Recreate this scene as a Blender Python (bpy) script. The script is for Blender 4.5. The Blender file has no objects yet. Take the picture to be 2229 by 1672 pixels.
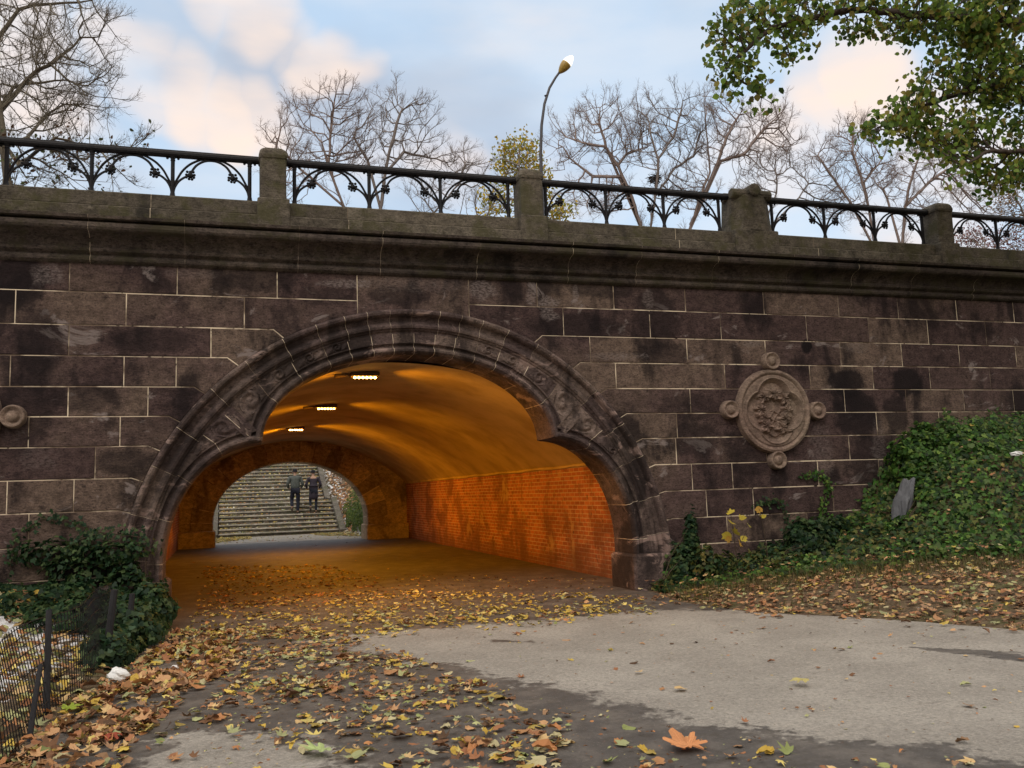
import bpy, bmesh, math, random
import numpy as np
from mathutils import Vector, Matrix
random.seed(7); RNG = np.random.default_rng(7)
SC = bpy.context.scene
COL = SC.collection
# ------------------------------------------------------------------ camera
RM = np.array([[0.9524093, -0.0048517, -0.3047834],
               [-0.3030326, -0.1232511, -0.9449764],
               [-0.0329802, 0.9923637, -0.1188557]])
F = 1947.44; CX, CY = 1114.5, 836.0; D, H = 11.0, 1.35; S = 1.00769
cam_d = bpy.data.cameras.new('camera'); cam = bpy.data.objects.new('camera', cam_d); COL.objects.link(cam)
cam_d.sensor_width = 36; cam_d.lens = 36 * F / 2229; cam_d.clip_end = 2000; cam_d.clip_start = 0.05
M = Matrix([list(r) for r in RM]).to_4x4(); M.translation = Vector((0, -D, H)); cam.matrix_world = M
SC.camera = cam
# photo measurements -> real points (px in photo pixels)
def ray(p): return RM @ np.array([(p[0] - CX) / F, -(p[1] - CY) / F, -1.0])
def at(px, py, y):
    d = ray((px, py)); t = (y + D) / d[1]; return np.array([d[0] * t, y, H + d[2] * t])
def gnd(px, py, z=0.0):
    d = ray((px, py)); t = (z - H) / d[2]; return np.array([d[0] * t, -D + d[1] * t])
def G(pts): return [tuple(gnd(a * S, b * S)) for a, b in pts]
# ------------------------------------------------------------------ world + sun
SUN_EL, SUN_AZ = math.radians(38), math.radians(215)     # from behind the camera, to its left
w = bpy.data.worlds.new('World'); SC.world = w; w.use_nodes = True
nt = w.node_tree; nt.nodes.clear(); N = nt.nodes.new; L = nt.links.new
def mth(nt, op, a, b=None, clamp=False):
    n = nt.nodes.new('ShaderNodeMath'); n.operation = op; n.use_clamp = clamp
    for i, v in enumerate((a, b)):
        if v is None: continue
        if isinstance(v, (int, float)): n.inputs[i].default_value = v
        else: nt.links.new(v, n.inputs[i])
    return n.outputs[0]
out = N('ShaderNodeOutputWorld'); bg = N('ShaderNodeBackground'); L(bg.outputs[0], out.inputs[0])
sky = N('ShaderNodeTexSky'); sky.sky_type = 'NISHITA'; sky.sun_disc = False
sky.sun_elevation = SUN_EL; sky.sun_rotation = SUN_AZ; sky.air_density = 1.3; sky.dust_density = 0.6
tc = N('ShaderNodeTexCoord')
nz = N('ShaderNodeTexNoise'); nz.inputs['Scale'].default_value = 3.2; nz.inputs['Detail'].default_value = 4; nz.inputs['Roughness'].default_value = .5
L(tc.outputs['Generated'], nz.inputs['Vector'])
sub = N('ShaderNodeVectorMath'); sub.operation = 'SUBTRACT'; L(nz.outputs['Color'], sub.inputs[0]); sub.inputs[1].default_value = (.5, .5, .5)
scl = N('ShaderNodeVectorMath'); scl.operation = 'MULTIPLY'; L(sub.outputs[0], scl.inputs[0]); scl.inputs[1].default_value = (.34, .30, .15)
add = N('ShaderNodeVectorMath'); add.operation = 'ADD'; L(tc.outputs['Generated'], add.inputs[0]); L(scl.outputs[0], add.inputs[1])
nrm = N('ShaderNodeVectorMath'); nrm.operation = 'NORMALIZE'; L(add.outputs[0], nrm.inputs[0])
def blob(px, py, rad, amp):
    d = ray((px, py)); d = d / np.linalg.norm(d)
    dt = N('ShaderNodeVectorMath'); dt.operation = 'DOT_PRODUCT'; L(nrm.outputs[0], dt.inputs[0]); dt.inputs[1].default_value = tuple(d)
    mr = N('ShaderNodeMapRange'); mr.interpolation_type = 'SMOOTHERSTEP'; L(dt.outputs['Value'], mr.inputs[0])
    mr.inputs[1].default_value = math.cos(rad / F); mr.inputs[2].default_value = 1.0; mr.inputs[3].default_value = 0; mr.inputs[4].default_value = amp
    return mr.outputs[0]
def total(bl):
    s = None
    for b in bl:
        v = blob(*b); s = v if s is None else mth(nt, 'MAXIMUM', s, v)
    return mth(nt, 'MINIMUM', s, 1.0)
warm = total([(480, 5, 120, 1), (590, 15, 140, 1), (700, 60, 90, .7), (770, 95, 105, 1), (340, 190, 120, .85), (450, 225, 130, 1), (560, 262, 120, 1), (650, 240, 120, .8),
              (60, 150, 220, .8), (160, 60, 120, .6), (250, 30, 120, .5), (1760, 190, 120, .8), (1860, 160, 150, 1), (1980, 130, 180, 1), (2120, 300, 220, .95),
              (930, 320, 150, .55), (1640, 330, 170, .6), (1300, 350, 200, .45), (60, 480, 260, .5), (2000, 480, 250, .6)])
grey = total([(640, 150, 180, 1), (440, 120, 150, .8), (780, 190, 180, .95), (980, 210, 220, .8), (900, 60, 190, .6), (220, 230, 140, .5), (520, 370, 200, .5), (1050, 290, 200, .65), (850, 360, 160, .5), (200,330,160,.5), (1250,440,200,.5), (1450, 60, 160, .3)])
def mixc(nt, fac, a, b, mode='MIX'):
    m = nt.nodes.new('ShaderNodeMix'); m.data_type = 'RGBA'; m.blend_type = mode
    for sock, v in ((m.inputs[0], fac), (m.inputs[6], a), (m.inputs[7], b)):
        if isinstance(v, (int, float)): sock.default_value = v
        elif isinstance(v, tuple): sock.default_value = (*v, 1) if len(v) == 3 else v
        else: nt.links.new(v, sock)
    return m.outputs[2]
def wmr(v, lo, hi, a=0.0, b=1.0):
    m = N('ShaderNodeMapRange'); m.interpolation_type = 'SMOOTHSTEP'; L(v, m.inputs[0]); m.inputs[1].default_value = lo; m.inputs[2].default_value = hi; m.inputs[3].default_value = a; m.inputs[4].default_value = b; return m.outputs[0]
mpn = N('ShaderNodeMapping'); mpn.inputs['Scale'].default_value = (1, 1, 3.0); mpn.inputs['Rotation'].default_value = (0, math.radians(22), 0); L(tc.outputs['Generated'], mpn.inputs[0])
def wn(sc, det, off):
    n = N('ShaderNodeTexNoise'); n.inputs['Scale'].default_value = sc; n.inputs['Detail'].default_value = det; n.inputs['Roughness'].default_value = .48
    m = N('ShaderNodeMapping'); m.inputs['Location'].default_value = (off, off * .7, 0); L(mpn.outputs[0], m.inputs[0]); L(m.outputs[0], n.inputs['Vector']); return mth(nt, 'SUBTRACT', n.outputs[0], .5)
SKYS = .115
skc = N('ShaderNodeVectorMath'); skc.operation = 'MULTIPLY'; L(sky.outputs[0], skc.inputs[0]); skc.inputs[1].default_value = (SKYS,) * 3
veil = mixc(nt, wmr(wn(5, 5, 3.0), -.18, .2), (.58, .75, .95), (.76, .85, .96))
base = mixc(nt, .80, skc.outputs[0], veil)      # thin high veil of cloud in front of the blue
gm = wmr(mth(nt, 'ADD', mth(nt, 'MULTIPLY', grey, .9), mth(nt, 'MULTIPLY', wn(3.2, 6, 1.0), 1.5)), .05, 1.25, 0, .9)
c1 = mixc(nt, gm, base, (.44, .49, .59))
wm = wmr(mth(nt, 'ADD', mth(nt, 'MULTIPLY', warm, .9), mth(nt, 'MULTIPLY', wn(4.6, 8, 7.0), 1.9)), .05, 1.35)
c2 = mixc(nt, wm, c1, (1.05, .84, .70))
# the sky overhead and behind the camera: bright, almost neutral overcast
sxw = N('ShaderNodeSeparateXYZ'); L(tc.outputs['Generated'], sxw.inputs[0])
ov = mth(nt, 'MAXIMUM', wmr(sxw.outputs[2], .56, .80), wmr(sxw.outputs[1], .15, -.25))
c2 = mixc(nt, ov, c2, mixc(nt, wmr(sxw.outputs[2], .1, .9), (.50, .46, .42), (1.5, 1.36, 1.2)))
L(c2, bg.inputs[0]); bg.inputs[1].default_value = 1.0
sd = bpy.data.lights.new('sun', 'SUN'); sd.energy = .8; sd.angle = math.radians(20); sd.color = (1, .93, .84)
so = bpy.data.objects.new('sun', sd); COL.objects.link(so)
sv = Vector((math.sin(SUN_AZ) * math.cos(SUN_EL), math.cos(SUN_AZ) * math.cos(SUN_EL), math.sin(SUN_EL)))
so.rotation_euler = sv.to_track_quat('Z', 'Y').to_euler()
SC.view_settings.view_transform = 'Standard'; SC.view_settings.look = 'None'; SC.view_settings.gamma = 1
SC.view_settings.exposure = 0.10
SC.cycles.max_bounces = 6; SC.cycles.transparent_max_bounces = 6
# ------------------------------------------------------------------ helpers
def tag(o, label=None, cat=None, group=None, kind=None):
    if label: o['label'] = label
    if cat: o['category'] = cat
    if group: o['group'] = group
    if kind: o['kind'] = kind
    return o
def empty(name, loc=(0, 0, 0), label=None, cat=None, group=None):
    o = bpy.data.objects.new(name, None); COL.objects.link(o); o.location = loc; o.empty_display_size = .1
    return tag(o, label, cat, group)
def link(name, me, mats, parent=None, smooth=False):
    o = bpy.data.objects.new(name, me); COL.objects.link(o)
    for m in (mats if isinstance(mats, (list, tuple)) else [mats]): me.materials.append(m)
    if smooth: me.shade_smooth()
    if parent: 
        o.parent = parent; o.matrix_parent_inverse = Matrix.Translation(-Vector(parent.location)) if parent.type == 'EMPTY' else Matrix.Identity(4)
    return o
class MB:
    """collects polygons for ONE mesh"""
    def __init__(s): s.v = []; s.f = []; s.m = []; s.a = []
    def poly(s, pts, mi=0, a=0.5):
        n = len(s.v); s.v += [tuple(map(float, p)) for p in pts]; s.f.append(tuple(range(n, n + len(pts)))); s.m.append(mi); s.a.append(a)
    def grid(s, rows, mi=0, a=0.5, close=False):
        n = len(s.v); R_, C_ = len(rows), len(rows[0])
        for r in rows: s.v += [tuple(map(float, p)) for p in r]
        for i in range(R_ - 1):
            for j in range(C_ if close else C_ - 1):
                k = (j + 1) % C_
                s.f.append((n + i * C_ + j, n + i * C_ + k, n + (i + 1) * C_ + k, n + (i + 1) * C_ + j))
                s.m.append(mi(i, j) if callable(mi) else mi); s.a.append(a(i, j) if callable(a) else a)
    def box(s, x0, x1, y0, y1, z0, z1, mi=0, a=.5, b=0.0, top=True):
        if b:
            def ring(z, i): return [(x0 + i, y0 + i, z), (x1 - i, y0 + i, z), (x1 - i, y1 - i, z), (x0 + i, y1 - i, z)]
            def rr(z, i, c):   # ring with chamfered vertical edges
                X0, X1, Y0, Y1 = x0 + i, x1 - i, y0 + i, y1 - i
                return [(X0 + c, Y0, z), (X1 - c, Y0, z), (X1, Y0 + c, z), (X1, Y1 - c, z), (X1 - c, Y1, z), (X0 + c, Y1, z), (X0, Y1 - c, z), (X0, Y0 + c, z)]
            rings = [rr(z0, 0, b), rr(z1 - b, 0, b), rr(z1, b, b * .6)]
            s.grid(rings, mi, a, close=True); s.poly(rings[-1], mi, a); s.poly(rings[0][::-1], mi, a)
        else:
            c = [(x0, y0, z0), (x1, y0, z0), (x1, y1, z0), (x0, y1, z0), (x0, y0, z1), (x1, y0, z1), (x1, y1, z1), (x0, y1, z1)]
            for f in ((0, 3, 2, 1), (4, 5, 6, 7), (0, 1, 5, 4), (1, 2, 6, 5), (2, 3, 7, 6), (3, 0, 4, 7)): s.poly([c[i] for i in f], mi, a)
    def tube(s, pts, rad, n=6, mi=0, a=.5, caps=True):
        pts = [Vector(p) for p in pts]; rad = rad if isinstance(rad, (list, tuple)) else [rad] * len(pts)
        rows = []; ref = Vector((0, 0, 1))
        for i, p in enumerate(pts):
            t = (pts[min(i + 1, len(pts) - 1)] - pts[max(i - 1, 0)]).normalized()
            if abs(t.dot(ref)) > .95: ref = Vector((0, 1, 0)) if abs(t.y) < .9 else Vector((1, 0, 0))
            u = t.cross(ref).normalized(); v = u.cross(t)
            rows.append([p + (u * math.cos(k * 2 * math.pi / n) + v * math.sin(k * 2 * math.pi / n)) * rad[i] for k in range(n)])
        s.grid(rows, mi, a, close=True)
        if caps: s.poly(rows[0][::-1], mi, a); s.poly(rows[-1], mi, a)
    def ball(s, c, r, n=8, mi=0, a=.5, sc=(1, 1, 1)):
        rows = [[(c[0] + r * sc[0] * math.sin(t) * math.cos(k * 2 * math.pi / n), c[1] + r * sc[1] * math.sin(t) * math.sin(k * 2 * math.pi / n), c[2] + r * sc[2] * math.cos(t))
                 for k in range(n)] for t in [math.pi * (.04 + .92 * i / (n // 2 + 1)) for i in range(n // 2 + 2)]]
        s.grid(rows, mi, a, close=True); s.poly(rows[0], mi, a); s.poly(rows[-1][::-1], mi, a)
    def build(s, name, mats, parent=None, smooth=False):
        me = bpy.data.meshes.new(name); me.from_pydata(s.v, [], s.f)
        me.polygons.foreach_set('material_index', s.m)
        at_ = me.attributes.new('tint', 'FLOAT', 'FACE'); at_.data.foreach_set('value', s.a)
        bm = bmesh.new(); bm.from_mesh(me); bmesh.ops.remove_doubles(bm, verts=bm.verts, dist=1e-5); bmesh.ops.recalc_face_normals(bm, faces=bm.faces); bm.to_mesh(me); bm.free()
        me.update(); return link(name, me, mats, parent, smooth)
def npmesh(name, V, Fc, mats, parent=None, tint=None, col=None, smooth=False):
    """fast mesh from arrays; all faces the same size"""
    V = np.asarray(V, np.float32); Fc = np.asarray(Fc, np.int32); n, k = Fc.shape
    me = bpy.data.meshes.new(name); me.vertices.add(len(V)); me.vertices.foreach_set('co', V.ravel())
    me.loops.add(n * k); me.loops.foreach_set('vertex_index', Fc.ravel())
    me.polygons.add(n); me.polygons.foreach_set('loop_start', np.arange(0, n * k, k, dtype=np.int32))
    me.update(calc_edges=True)
    if tint is not None:
        a = me.attributes.new('tint', 'FLOAT', 'FACE'); a.data.foreach_set('value', np.asarray(tint, np.float32))
    if col is not None:
        c = np.ones((n, 4), np.float32); c[:, :3] = col
        a = me.attributes.new('col', 'FLOAT_COLOR', 'FACE'); a.data.foreach_set('color', c.ravel())
    return link(name, me, mats, parent, smooth)
# ------------------------------------------------------------------ materials
def mat(name, rough=.85, spec=.3):
    m = bpy.data.materials.new(name); m.use_nodes = True; nt = m.node_tree; b = nt.nodes['Principled BSDF']
    b.inputs['Roughness'].default_value = rough; b.inputs['Specular IOR Level'].default_value = spec
    return m, nt, b
def noise(nt, scale, detail=5, rough=.6, vec=None, stretch=None, dist=0):
    n = nt.nodes.new('ShaderNodeTexNoise'); n.inputs['Scale'].default_value = scale; n.inputs['Detail'].default_value = detail; n.inputs['Roughness'].default_value = rough; n.inputs['Distortion'].default_value = dist
    if vec is None:
        t = nt.nodes.new('ShaderNodeTexCoord'); vec = t.outputs['Object']
    if stretch:
        mp = nt.nodes.new('ShaderNodeMapping'); mp.inputs['Scale'].default_value = stretch; nt.links.new(vec, mp.inputs[0]); vec = mp.outputs[0]
    nt.links.new(vec, n.inputs['Vector']); return n.outputs[0]
def ramp(nt, v, lo, hi, a=0.0, b=1.0):
    m = nt.nodes.new('ShaderNodeMapRange'); m.interpolation_type = 'SMOOTHSTEP'; nt.links.new(v, m.inputs[0])
    m.inputs[1].default_value = lo; m.inputs[2].default_value = hi; m.inputs[3].default_value = a; m.inputs[4].default_value = b; return m.outputs[0]
def attr(nt, name, o='Fac'):
    n = nt.nodes.new('ShaderNodeAttribute'); n.attribute_name = name; return n.outputs[o]
def bump(nt, b, h, dist=.01, strength=1):
    n = nt.nodes.new('ShaderNodeBump'); n.inputs['Strength'].default_value = strength; n.inputs['Distance'].default_value = dist
    nt.links.new(h, n.inputs['Height']); nt.links.new(n.outputs[0], b.inputs['Normal'])
STAINS = []
def stone(name, purple, tan, dark, pale=(.30, .27, .25), moss=None, palelo=.66, darklo=.50, bd=.02, tv=.15):
    m, nt, b = mat(name, .9, .2)
    t = attr(nt, 'tint'); warpn = noise(nt, 4.5, 5, .65)
    big = noise(nt, .9, 4, .55, dist=.6)
    c = mixc(nt, ramp(nt, mth(nt, 'ADD', mth(nt, 'MULTIPLY', big, .7), mth(nt, 'MULTIPLY', t, .42 if tv > .12 else .2)), .42, .78), purple, tan)
    fine = noise(nt, 22, 6, .7, stretch=(1, 1, 2.2))
    c = mixc(nt, ramp(nt, fine, .30, .72, 0, .85), c, mixc(nt, .5, c, (.5, .46, .42)), 'MULTIPLY') if False else mixc(nt, ramp(nt, fine, .35, .75, 0, .30), c, tan)
    c = mixc(nt, ramp(nt, fine, .52, .30, 0, .8), c, dark)
    med = noise(nt, 7, 7, .72, stretch=(1, 1, 1.6)); gr = noise(nt, 55, 5, .8)
    lum = mth(nt, 'MULTIPLY', mth(nt, 'MULTIPLY', ramp(nt, med, .25, .75, .55, 1.5), ramp(nt, gr, .3, .7, .72, 1.3)), ramp(nt, t, 0, 1, 1 - tv, 1 + tv))
    cl = nt.nodes.new('ShaderNodeCombineColor'); [nt.links.new(lum, cl.inputs[i]) for i in range(3)]
    c = mixc(nt, 1.0, c, cl.outputs[0], 'MULTIPLY')
    drip = noise(nt, 1.25, 6, .6, stretch=(1.3, 1, .7), dist=.3)
    c = mixc(nt, ramp(nt, drip, darklo - .02, darklo + .13, 0, .82), c, dark)
    spot = noise(nt, 5.5, 4, .6)
    c = mixc(nt, ramp(nt, spot, .62, .72, 0, .6), c, dark)
    pn = noise(nt, 1.9, 6, .68, stretch=(.8, 1, 1.5), dist=.8)
    c = mixc(nt, ramp(nt, pn, palelo, palelo + .08, 0, .75), c, pale)
    for (px_, pz_, rx_, rz_, kind_, amt_) in (STAINS if name == 'brownstone' else []):
        tcn = nt.nodes.new('ShaderNodeTexCoord'); mp = nt.nodes.new('ShaderNodeMapping'); mp.inputs['Location'].default_value = (-px_ / rx_, 0, -pz_ / rz_); mp.inputs['Scale'].default_value = (1 / rx_, 0, 1 / rz_)
        nt.links.new(tcn.outputs['Object'], mp.inputs[0]); ln = nt.nodes.new('ShaderNodeVectorMath'); ln.operation = 'LENGTH'; nt.links.new(mp.outputs[0], ln.inputs[0])
        wv = mth(nt, 'ADD', ln.outputs['Value'], mth(nt, 'MULTIPLY', mth(nt, 'SUBTRACT', warpn, .5), 1.9)) if kind_ else mth(nt, 'ADD', ln.outputs['Value'], mth(nt, 'MULTIPLY', mth(nt, 'SUBTRACT', warpn, .5), 1.1))
        c = mixc(nt, (mth(nt, 'MULTIPLY', ramp(nt, wv, 1.0, .55, 0, amt_ * .9), ramp(nt, fine, .42, .62, .15, 1)) if kind_ else ramp(nt, wv, 1.0, .70, 0, amt_)), c, pale if kind_ else dark)
    if moss:
        mn = noise(nt, 2.6, 6, .7); c = mixc(nt, ramp(nt, mn, .48, .62, 0, .7), c, moss)
    nt.links.new(c, b.inputs['Base Color'])
    hn = noise(nt, 34, 6, .8, stretch=(1, 1, 1.8)); h2 = noise(nt, 7, 5, .65)
    bump(nt, b, mth(nt, 'ADD', mth(nt, 'MULTIPLY', hn, .8), h2), bd * 1.5)
    return m
for a_, b_, rx_, ry_, k_, m_ in ((1830, 828, 48, 34, 0, .9), (1850, 895, 55, 55, 0, .8), (1960, 828, 40, 34, 0, .9), (1935, 895, 32, 45, 0, .7), (1890, 1000, 70, 60, 0, .6), (1742, 747, 13, 17, 0, 1), (1682, 1035, 22, 40, 0, .7), (40, 610, 60, 60, 0, .8), (85, 740, 45, 80, 0, .6),
        (45, 900, 60, 80, 0, .55), (330, 735, 90, 28, 0, .5), (1250, 705, 110, 30, 0, .6), (1420, 690, 50, 80, 0, .6), (1440, 765, 60, 25, 0, .5), (560, 605, 80, 26, 0, .5), (860, 640, 60, 22, 0, .6), (280, 1000, 60, 30, 0, .6), (1500, 950, 60, 40, 0, .55), (1620, 1000, 50, 30, 0, .5), (1300, 620, 80, 24, 0, .6), (700, 640, 60, 20, 0, .4), (180, 860, 60, 30, 0, .5), (1490, 880, 70, 30, 0, .4),
        (105, 592, 32, 26, 1, .55), (745, 612, 52, 11, 1, .8), (1038, 626, 36, 24, 1, .7), (1148, 640, 13, 24, 1, .75), (1182, 655, 26, 15, 1, .8), (1188, 682, 22, 12, 1, .7), (1330, 770, 70, 9, 1, .4), (1625, 742, 26, 9, 1, .5), (900, 612, 110, 24, 1, .25), (1900, 960, 16, 55, 1, .3), (1775, 980, 28, 70, 1, .3), (1560, 560, 60, 12, 1, .2), (1243, 640, 7, 28, 1, .6), (1400, 640, 12, 30, 1, .45), (420, 590, 70, 14, 1, .25), (1850, 750, 30, 12, 1, .35), (90, 990, 40, 30, 1, .2)):
    q_ = at(a_ * S, b_ * S, 0); STAINS.append((float(q_[0]), float(q_[2]), rx_ * S * (D + .3 * q_[0]) / F * 1.15, ry_ * S * (D + .3 * q_[0]) / F * 1.1, k_, m_))
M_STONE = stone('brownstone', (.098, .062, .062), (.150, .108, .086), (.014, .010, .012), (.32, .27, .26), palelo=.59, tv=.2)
M_NOSE = None
M_RING = stone('dressed_brownstone', (.100, .070, .068), (.150, .112, .096), (.020, .015, .015), (.36, .26, .23), palelo=.57, bd=.008)
M_PAR = stone('weathered_parapet_stone', (.115, .098, .078), (.175, .155, .122), (.035, .032, .027), (.26, .23, .18), moss=(.080, .076, .036), darklo=.56, bd=.012, tv=.10)
M_COR = stone('dark_cornice_stone', (.060, .047, .042), (.130, .104, .084), (.010, .009, .008), (.18, .15, .12), moss=(.050, .045, .025), darklo=.55, bd=.008, tv=.08)
M_MED = stone('pale_brownstone', (.185, .125, .105), (.225, .175, .135), (.10, .068, .058), (.30, .25, .22), darklo=.62, bd=.004)
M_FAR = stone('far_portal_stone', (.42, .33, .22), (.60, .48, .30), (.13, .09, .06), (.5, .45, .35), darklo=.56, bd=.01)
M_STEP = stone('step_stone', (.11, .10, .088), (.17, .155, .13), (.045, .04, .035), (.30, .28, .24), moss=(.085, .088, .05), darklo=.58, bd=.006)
M_NOSE = stone('pale_tread_stone', (.36, .34, .30), (.44, .41, .36), (.18, .165, .14), (.6, .58, .52), moss=(.28, .27, .18), darklo=.62, bd=.004)  # paler stone for lips and treads; risers take the darker step stone
m, nt_, b = mat('lime_mortar', .9, .2)
c = mixc(nt_, ramp(nt_, noise(nt_, 1.6, 4), .42, .55), (.20, .15, .11), (.78, .66, .50))
nt_.links.new(mixc(nt_, ramp(nt_, noise(nt_, 9, 3), .58, .70), c, (.04, .03, .025)), b.inputs['Base Color']); M_MORT = m
m, nt_, b = mat('black_painted_iron', .6, .25)
nt_.links.new(mixc(nt_, ramp(nt_, noise(nt_, 30), .45, .7, 0, .5), (.008, .008, .011), (.03, .026, .026)), b.inputs['Base Color']); M_IRON = m
# tunnel brick
m, nt_, b = mat('painted_tunnel_brick', .75, .3)
tc_ = nt_.nodes.new('ShaderNodeTexCoord'); sx = nt_.nodes.new('ShaderNodeSeparateXYZ'); nt_.links.new(tc_.outputs['Object'], sx.inputs[0])
cb = nt_.nodes.new('ShaderNodeCombineXYZ'); nt_.links.new(sx.outputs[1], cb.inputs[0]); nt_.links.new(sx.outputs[2], cb.inputs[1])
bt = nt_.nodes.new('ShaderNodeTexBrick'); nt_.links.new(cb.outputs[0], bt.inputs[0]); bt.inputs['Scale'].default_value = 1
bt.inputs['Brick Width'].default_value = .21; bt.inputs['Row Height'].default_value = .068; bt.inputs['Mortar Size'].default_value = .007; bt.inputs['Mortar Smooth'].default_value = .2
bt.inputs['Color1'].default_value = (.56, .19, .09, 1); bt.inputs['Color2'].default_value = (.33, .10, .05, 1); bt.inputs['Mortar'].default_value = (.62, .48, .36, 1)
pz = noise(nt_, 1.1, 5, .6, dist=.5); c = mixc(nt_, ramp(nt_, pz, .45, .62, 0, .7), bt.outputs[0], (.15, .055, .03))
c = mixc(nt_, ramp(nt_, noise(nt_, 1.7, 6, .7, stretch=(1, 1, .8)), .58, .66, 0, .6), c, (.60, .40, .22))
c = mixc(nt_, ramp(nt_, noise(nt_, 9, 5), .62, .70, 0, .7), c, (.06, .03, .02))
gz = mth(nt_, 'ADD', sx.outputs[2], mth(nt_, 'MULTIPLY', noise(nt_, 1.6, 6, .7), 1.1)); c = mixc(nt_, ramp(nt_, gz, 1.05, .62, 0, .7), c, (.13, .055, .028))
c = mixc(nt_, ramp(nt_, noise(nt_, 3.3, 6, .75), .54, .64, 0, .6), c, (.20, .075, .03))
nt_.links.new(c, b.inputs['Base Color'])
bump(nt_, b, mth(nt_, 'ADD', mth(nt_, 'MULTIPLY', bt.outputs['Fac'], -1.0), mth(nt_, 'MULTIPLY', noise(nt_, 40), .5)), .008); M_BRICK = m
m, nt_, b = mat('stained_vault_plaster', .8, .25)
c = mixc(nt_, ramp(nt_, noise(nt_, 1.1, 6, .6), .35, .7), (.60, .45, .22), (.38, .27, .12))
c = mixc(nt_, ramp(nt_, noise(nt_, 7, 5, .7, stretch=(.5, 1.6, .5)), .66, .76, 0, .45), c, (.14, .10, .05))
nt_.links.new(c, b.inputs['Base Color']); bump(nt_, b, noise(nt_, 18), .006); M_VAULT = m
# path asphalt : light dry / dark damp by a distance attribute
m, nt_, b = mat('asphalt_path', .8, .35)
dm = attr(nt_, 'damp'); n1 = noise(nt_, 2.6, 6, .7); n2 = noise(nt_, 48, 6, .88); n3 = noise(nt_, 14, 6, .75)
dmask = ramp(nt_, mth(nt_, 'ADD', dm, mth(nt_, 'ADD', mth(nt_, 'MULTIPLY', mth(nt_, 'SUBTRACT', n1, .5), 1.3), mth(nt_, 'MULTIPLY', mth(nt_, 'SUBTRACT', n3, .5), .7))), -.07, .08)
dry = mixc(nt_, ramp(nt_, noise(nt_, 1.3, 5), .35, .7), (.255, .238, .215), (.335, .315, .285))
dry = mixc(nt_, ramp(nt_, n2, .48, .66, 0, .65), dry, (.09, .08, .07)); dry = mixc(nt_, ramp(nt_, n2, .50, .34, 0, .5), dry, (.55, .50, .43)); dry = mixc(nt_, ramp(nt_, n3, .56, .66, 0, .4), dry, (.14, .12, .095))
dry = mixc(nt_, ramp(nt_, noise(nt_, 8, 6, .7, stretch=(.7, 1.4, 1)), .60, .70, 0, .55), dry, (.15, .13, .11))
wet = mixc(nt_, ramp(nt_, noise(nt_, 3, 5), .4, .7), (.075, .068, .064), (.14, .125, .112)); wet = mixc(nt_, ramp(nt_, n2, .55, .68, 0, .7), wet, (.26, .24, .215)); wet = mixc(nt_, ramp(nt_, n3, .50, .64, 0, .55), wet, (.055, .045, .035))
nt_.links.new(mixc(nt_, dmask, dry, wet), b.inputs['Base Color']); nt_.links.new(ramp(nt_, dmask, 0, 1, .85, .6), b.inputs['Roughness'])
bump(nt_, b, mth(nt_, 'ADD', n2, mth(nt_, 'MULTIPLY', n1, .4)), .006); M_PATH = m
# soil / leaf mould with patches of old snow on the left bank
m, nt_, b = mat('leafy_soil', .95, .15)
n1 = noise(nt_, 9, 6, .75); n2 = noise(nt_, 45, 4, .7)
c = mixc(nt_, ramp(nt_, n1, .35, .65), (.075, .055, .038), (.20, .15, .095)); c = mixc(nt_, ramp(nt_, n2, .55, .7, 0, .7), c, (.25, .17, .09))
c = mixc(nt_, ramp(nt_, noise(nt_, 2.2, 4), .5, .62, 0, .6), c, (.10, .11, .045))
sn = attr(nt_, 'snow'); c = mixc(nt_, ramp(nt_, mth(nt_, 'ADD', sn, mth(nt_, 'MULTIPLY', mth(nt_, 'SUBTRACT', noise(nt_, 9, 5, .7, stretch=(1, .6, 1)), .5), 3.4)), .55, .75), c, (.74, .76, .80))
nt_.links.new(c, b.inputs['Base Color']); bump(nt_, b, mth(nt_, 'ADD', n1, mth(nt_, 'MULTIPLY', n2, .5)), .03); M_SOIL = m
def leafmat(name, trans=.25, rough=.55):
    m, nt, b = mat(name, rough, .3)
    c = attr(nt, 'col', 'Color'); c2 = mixc(nt, ramp(nt, noise(nt, 60, 3), .4, .7, 0, .35), c, mixc(nt, 1.0, c, (.45, .4, .35), 'MULTIPLY'))
    nt.links.new(c2, b.inputs['Base Color'])
    tr = nt.nodes.new('ShaderNodeBsdfTranslucent'); nt.links.new(c2, tr.inputs[0])
    ms = nt.nodes.new('ShaderNodeMixShader'); ms.inputs[0].default_value = trans; nt.links.new(b.outputs[0], ms.inputs[1]); nt.links.new(tr.outputs[0], ms.inputs[2])
    nt.links.new(ms.outputs[0], nt.nodes['Material Output'].inputs[0]); return m
M_LEAF = leafmat('foliage', .38); M_LITTER = leafmat('fallen_leaf', .12, .7)
def flat(name, colr, rough=.7, n=None, spec=.3, amt=.4):
    m, nt, b = mat(name, rough, spec)
    nt.links.new(mixc(nt, ramp(nt, noise(nt, n or 12), .35, .7, 0, amt), colr, tuple(x * .45 for x in colr)), b.inputs['Base Color']); return m
M_BARK = flat('grey_brown_bark', (.27, .235, .225), .9, 6); M_BARKL = flat('mossy_bark', (.24, .21, .165), .9, 5, amt=.6)
M_TWIG = flat('dark_twig', (.065, .048, .04), .9); M_BARKR = flat('reddish_bark', (.30, .235, .215), .9, 6)
M_VINE = flat('vine_stem', (.07, .05, .035), .9)
M_BAG = flat('crumpled_white_plastic', (.78, .80, .82), .35, 9, .5, .25); M_ROCK = flat('grey_schist', (.13, .135, .15), .85, 14)
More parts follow.
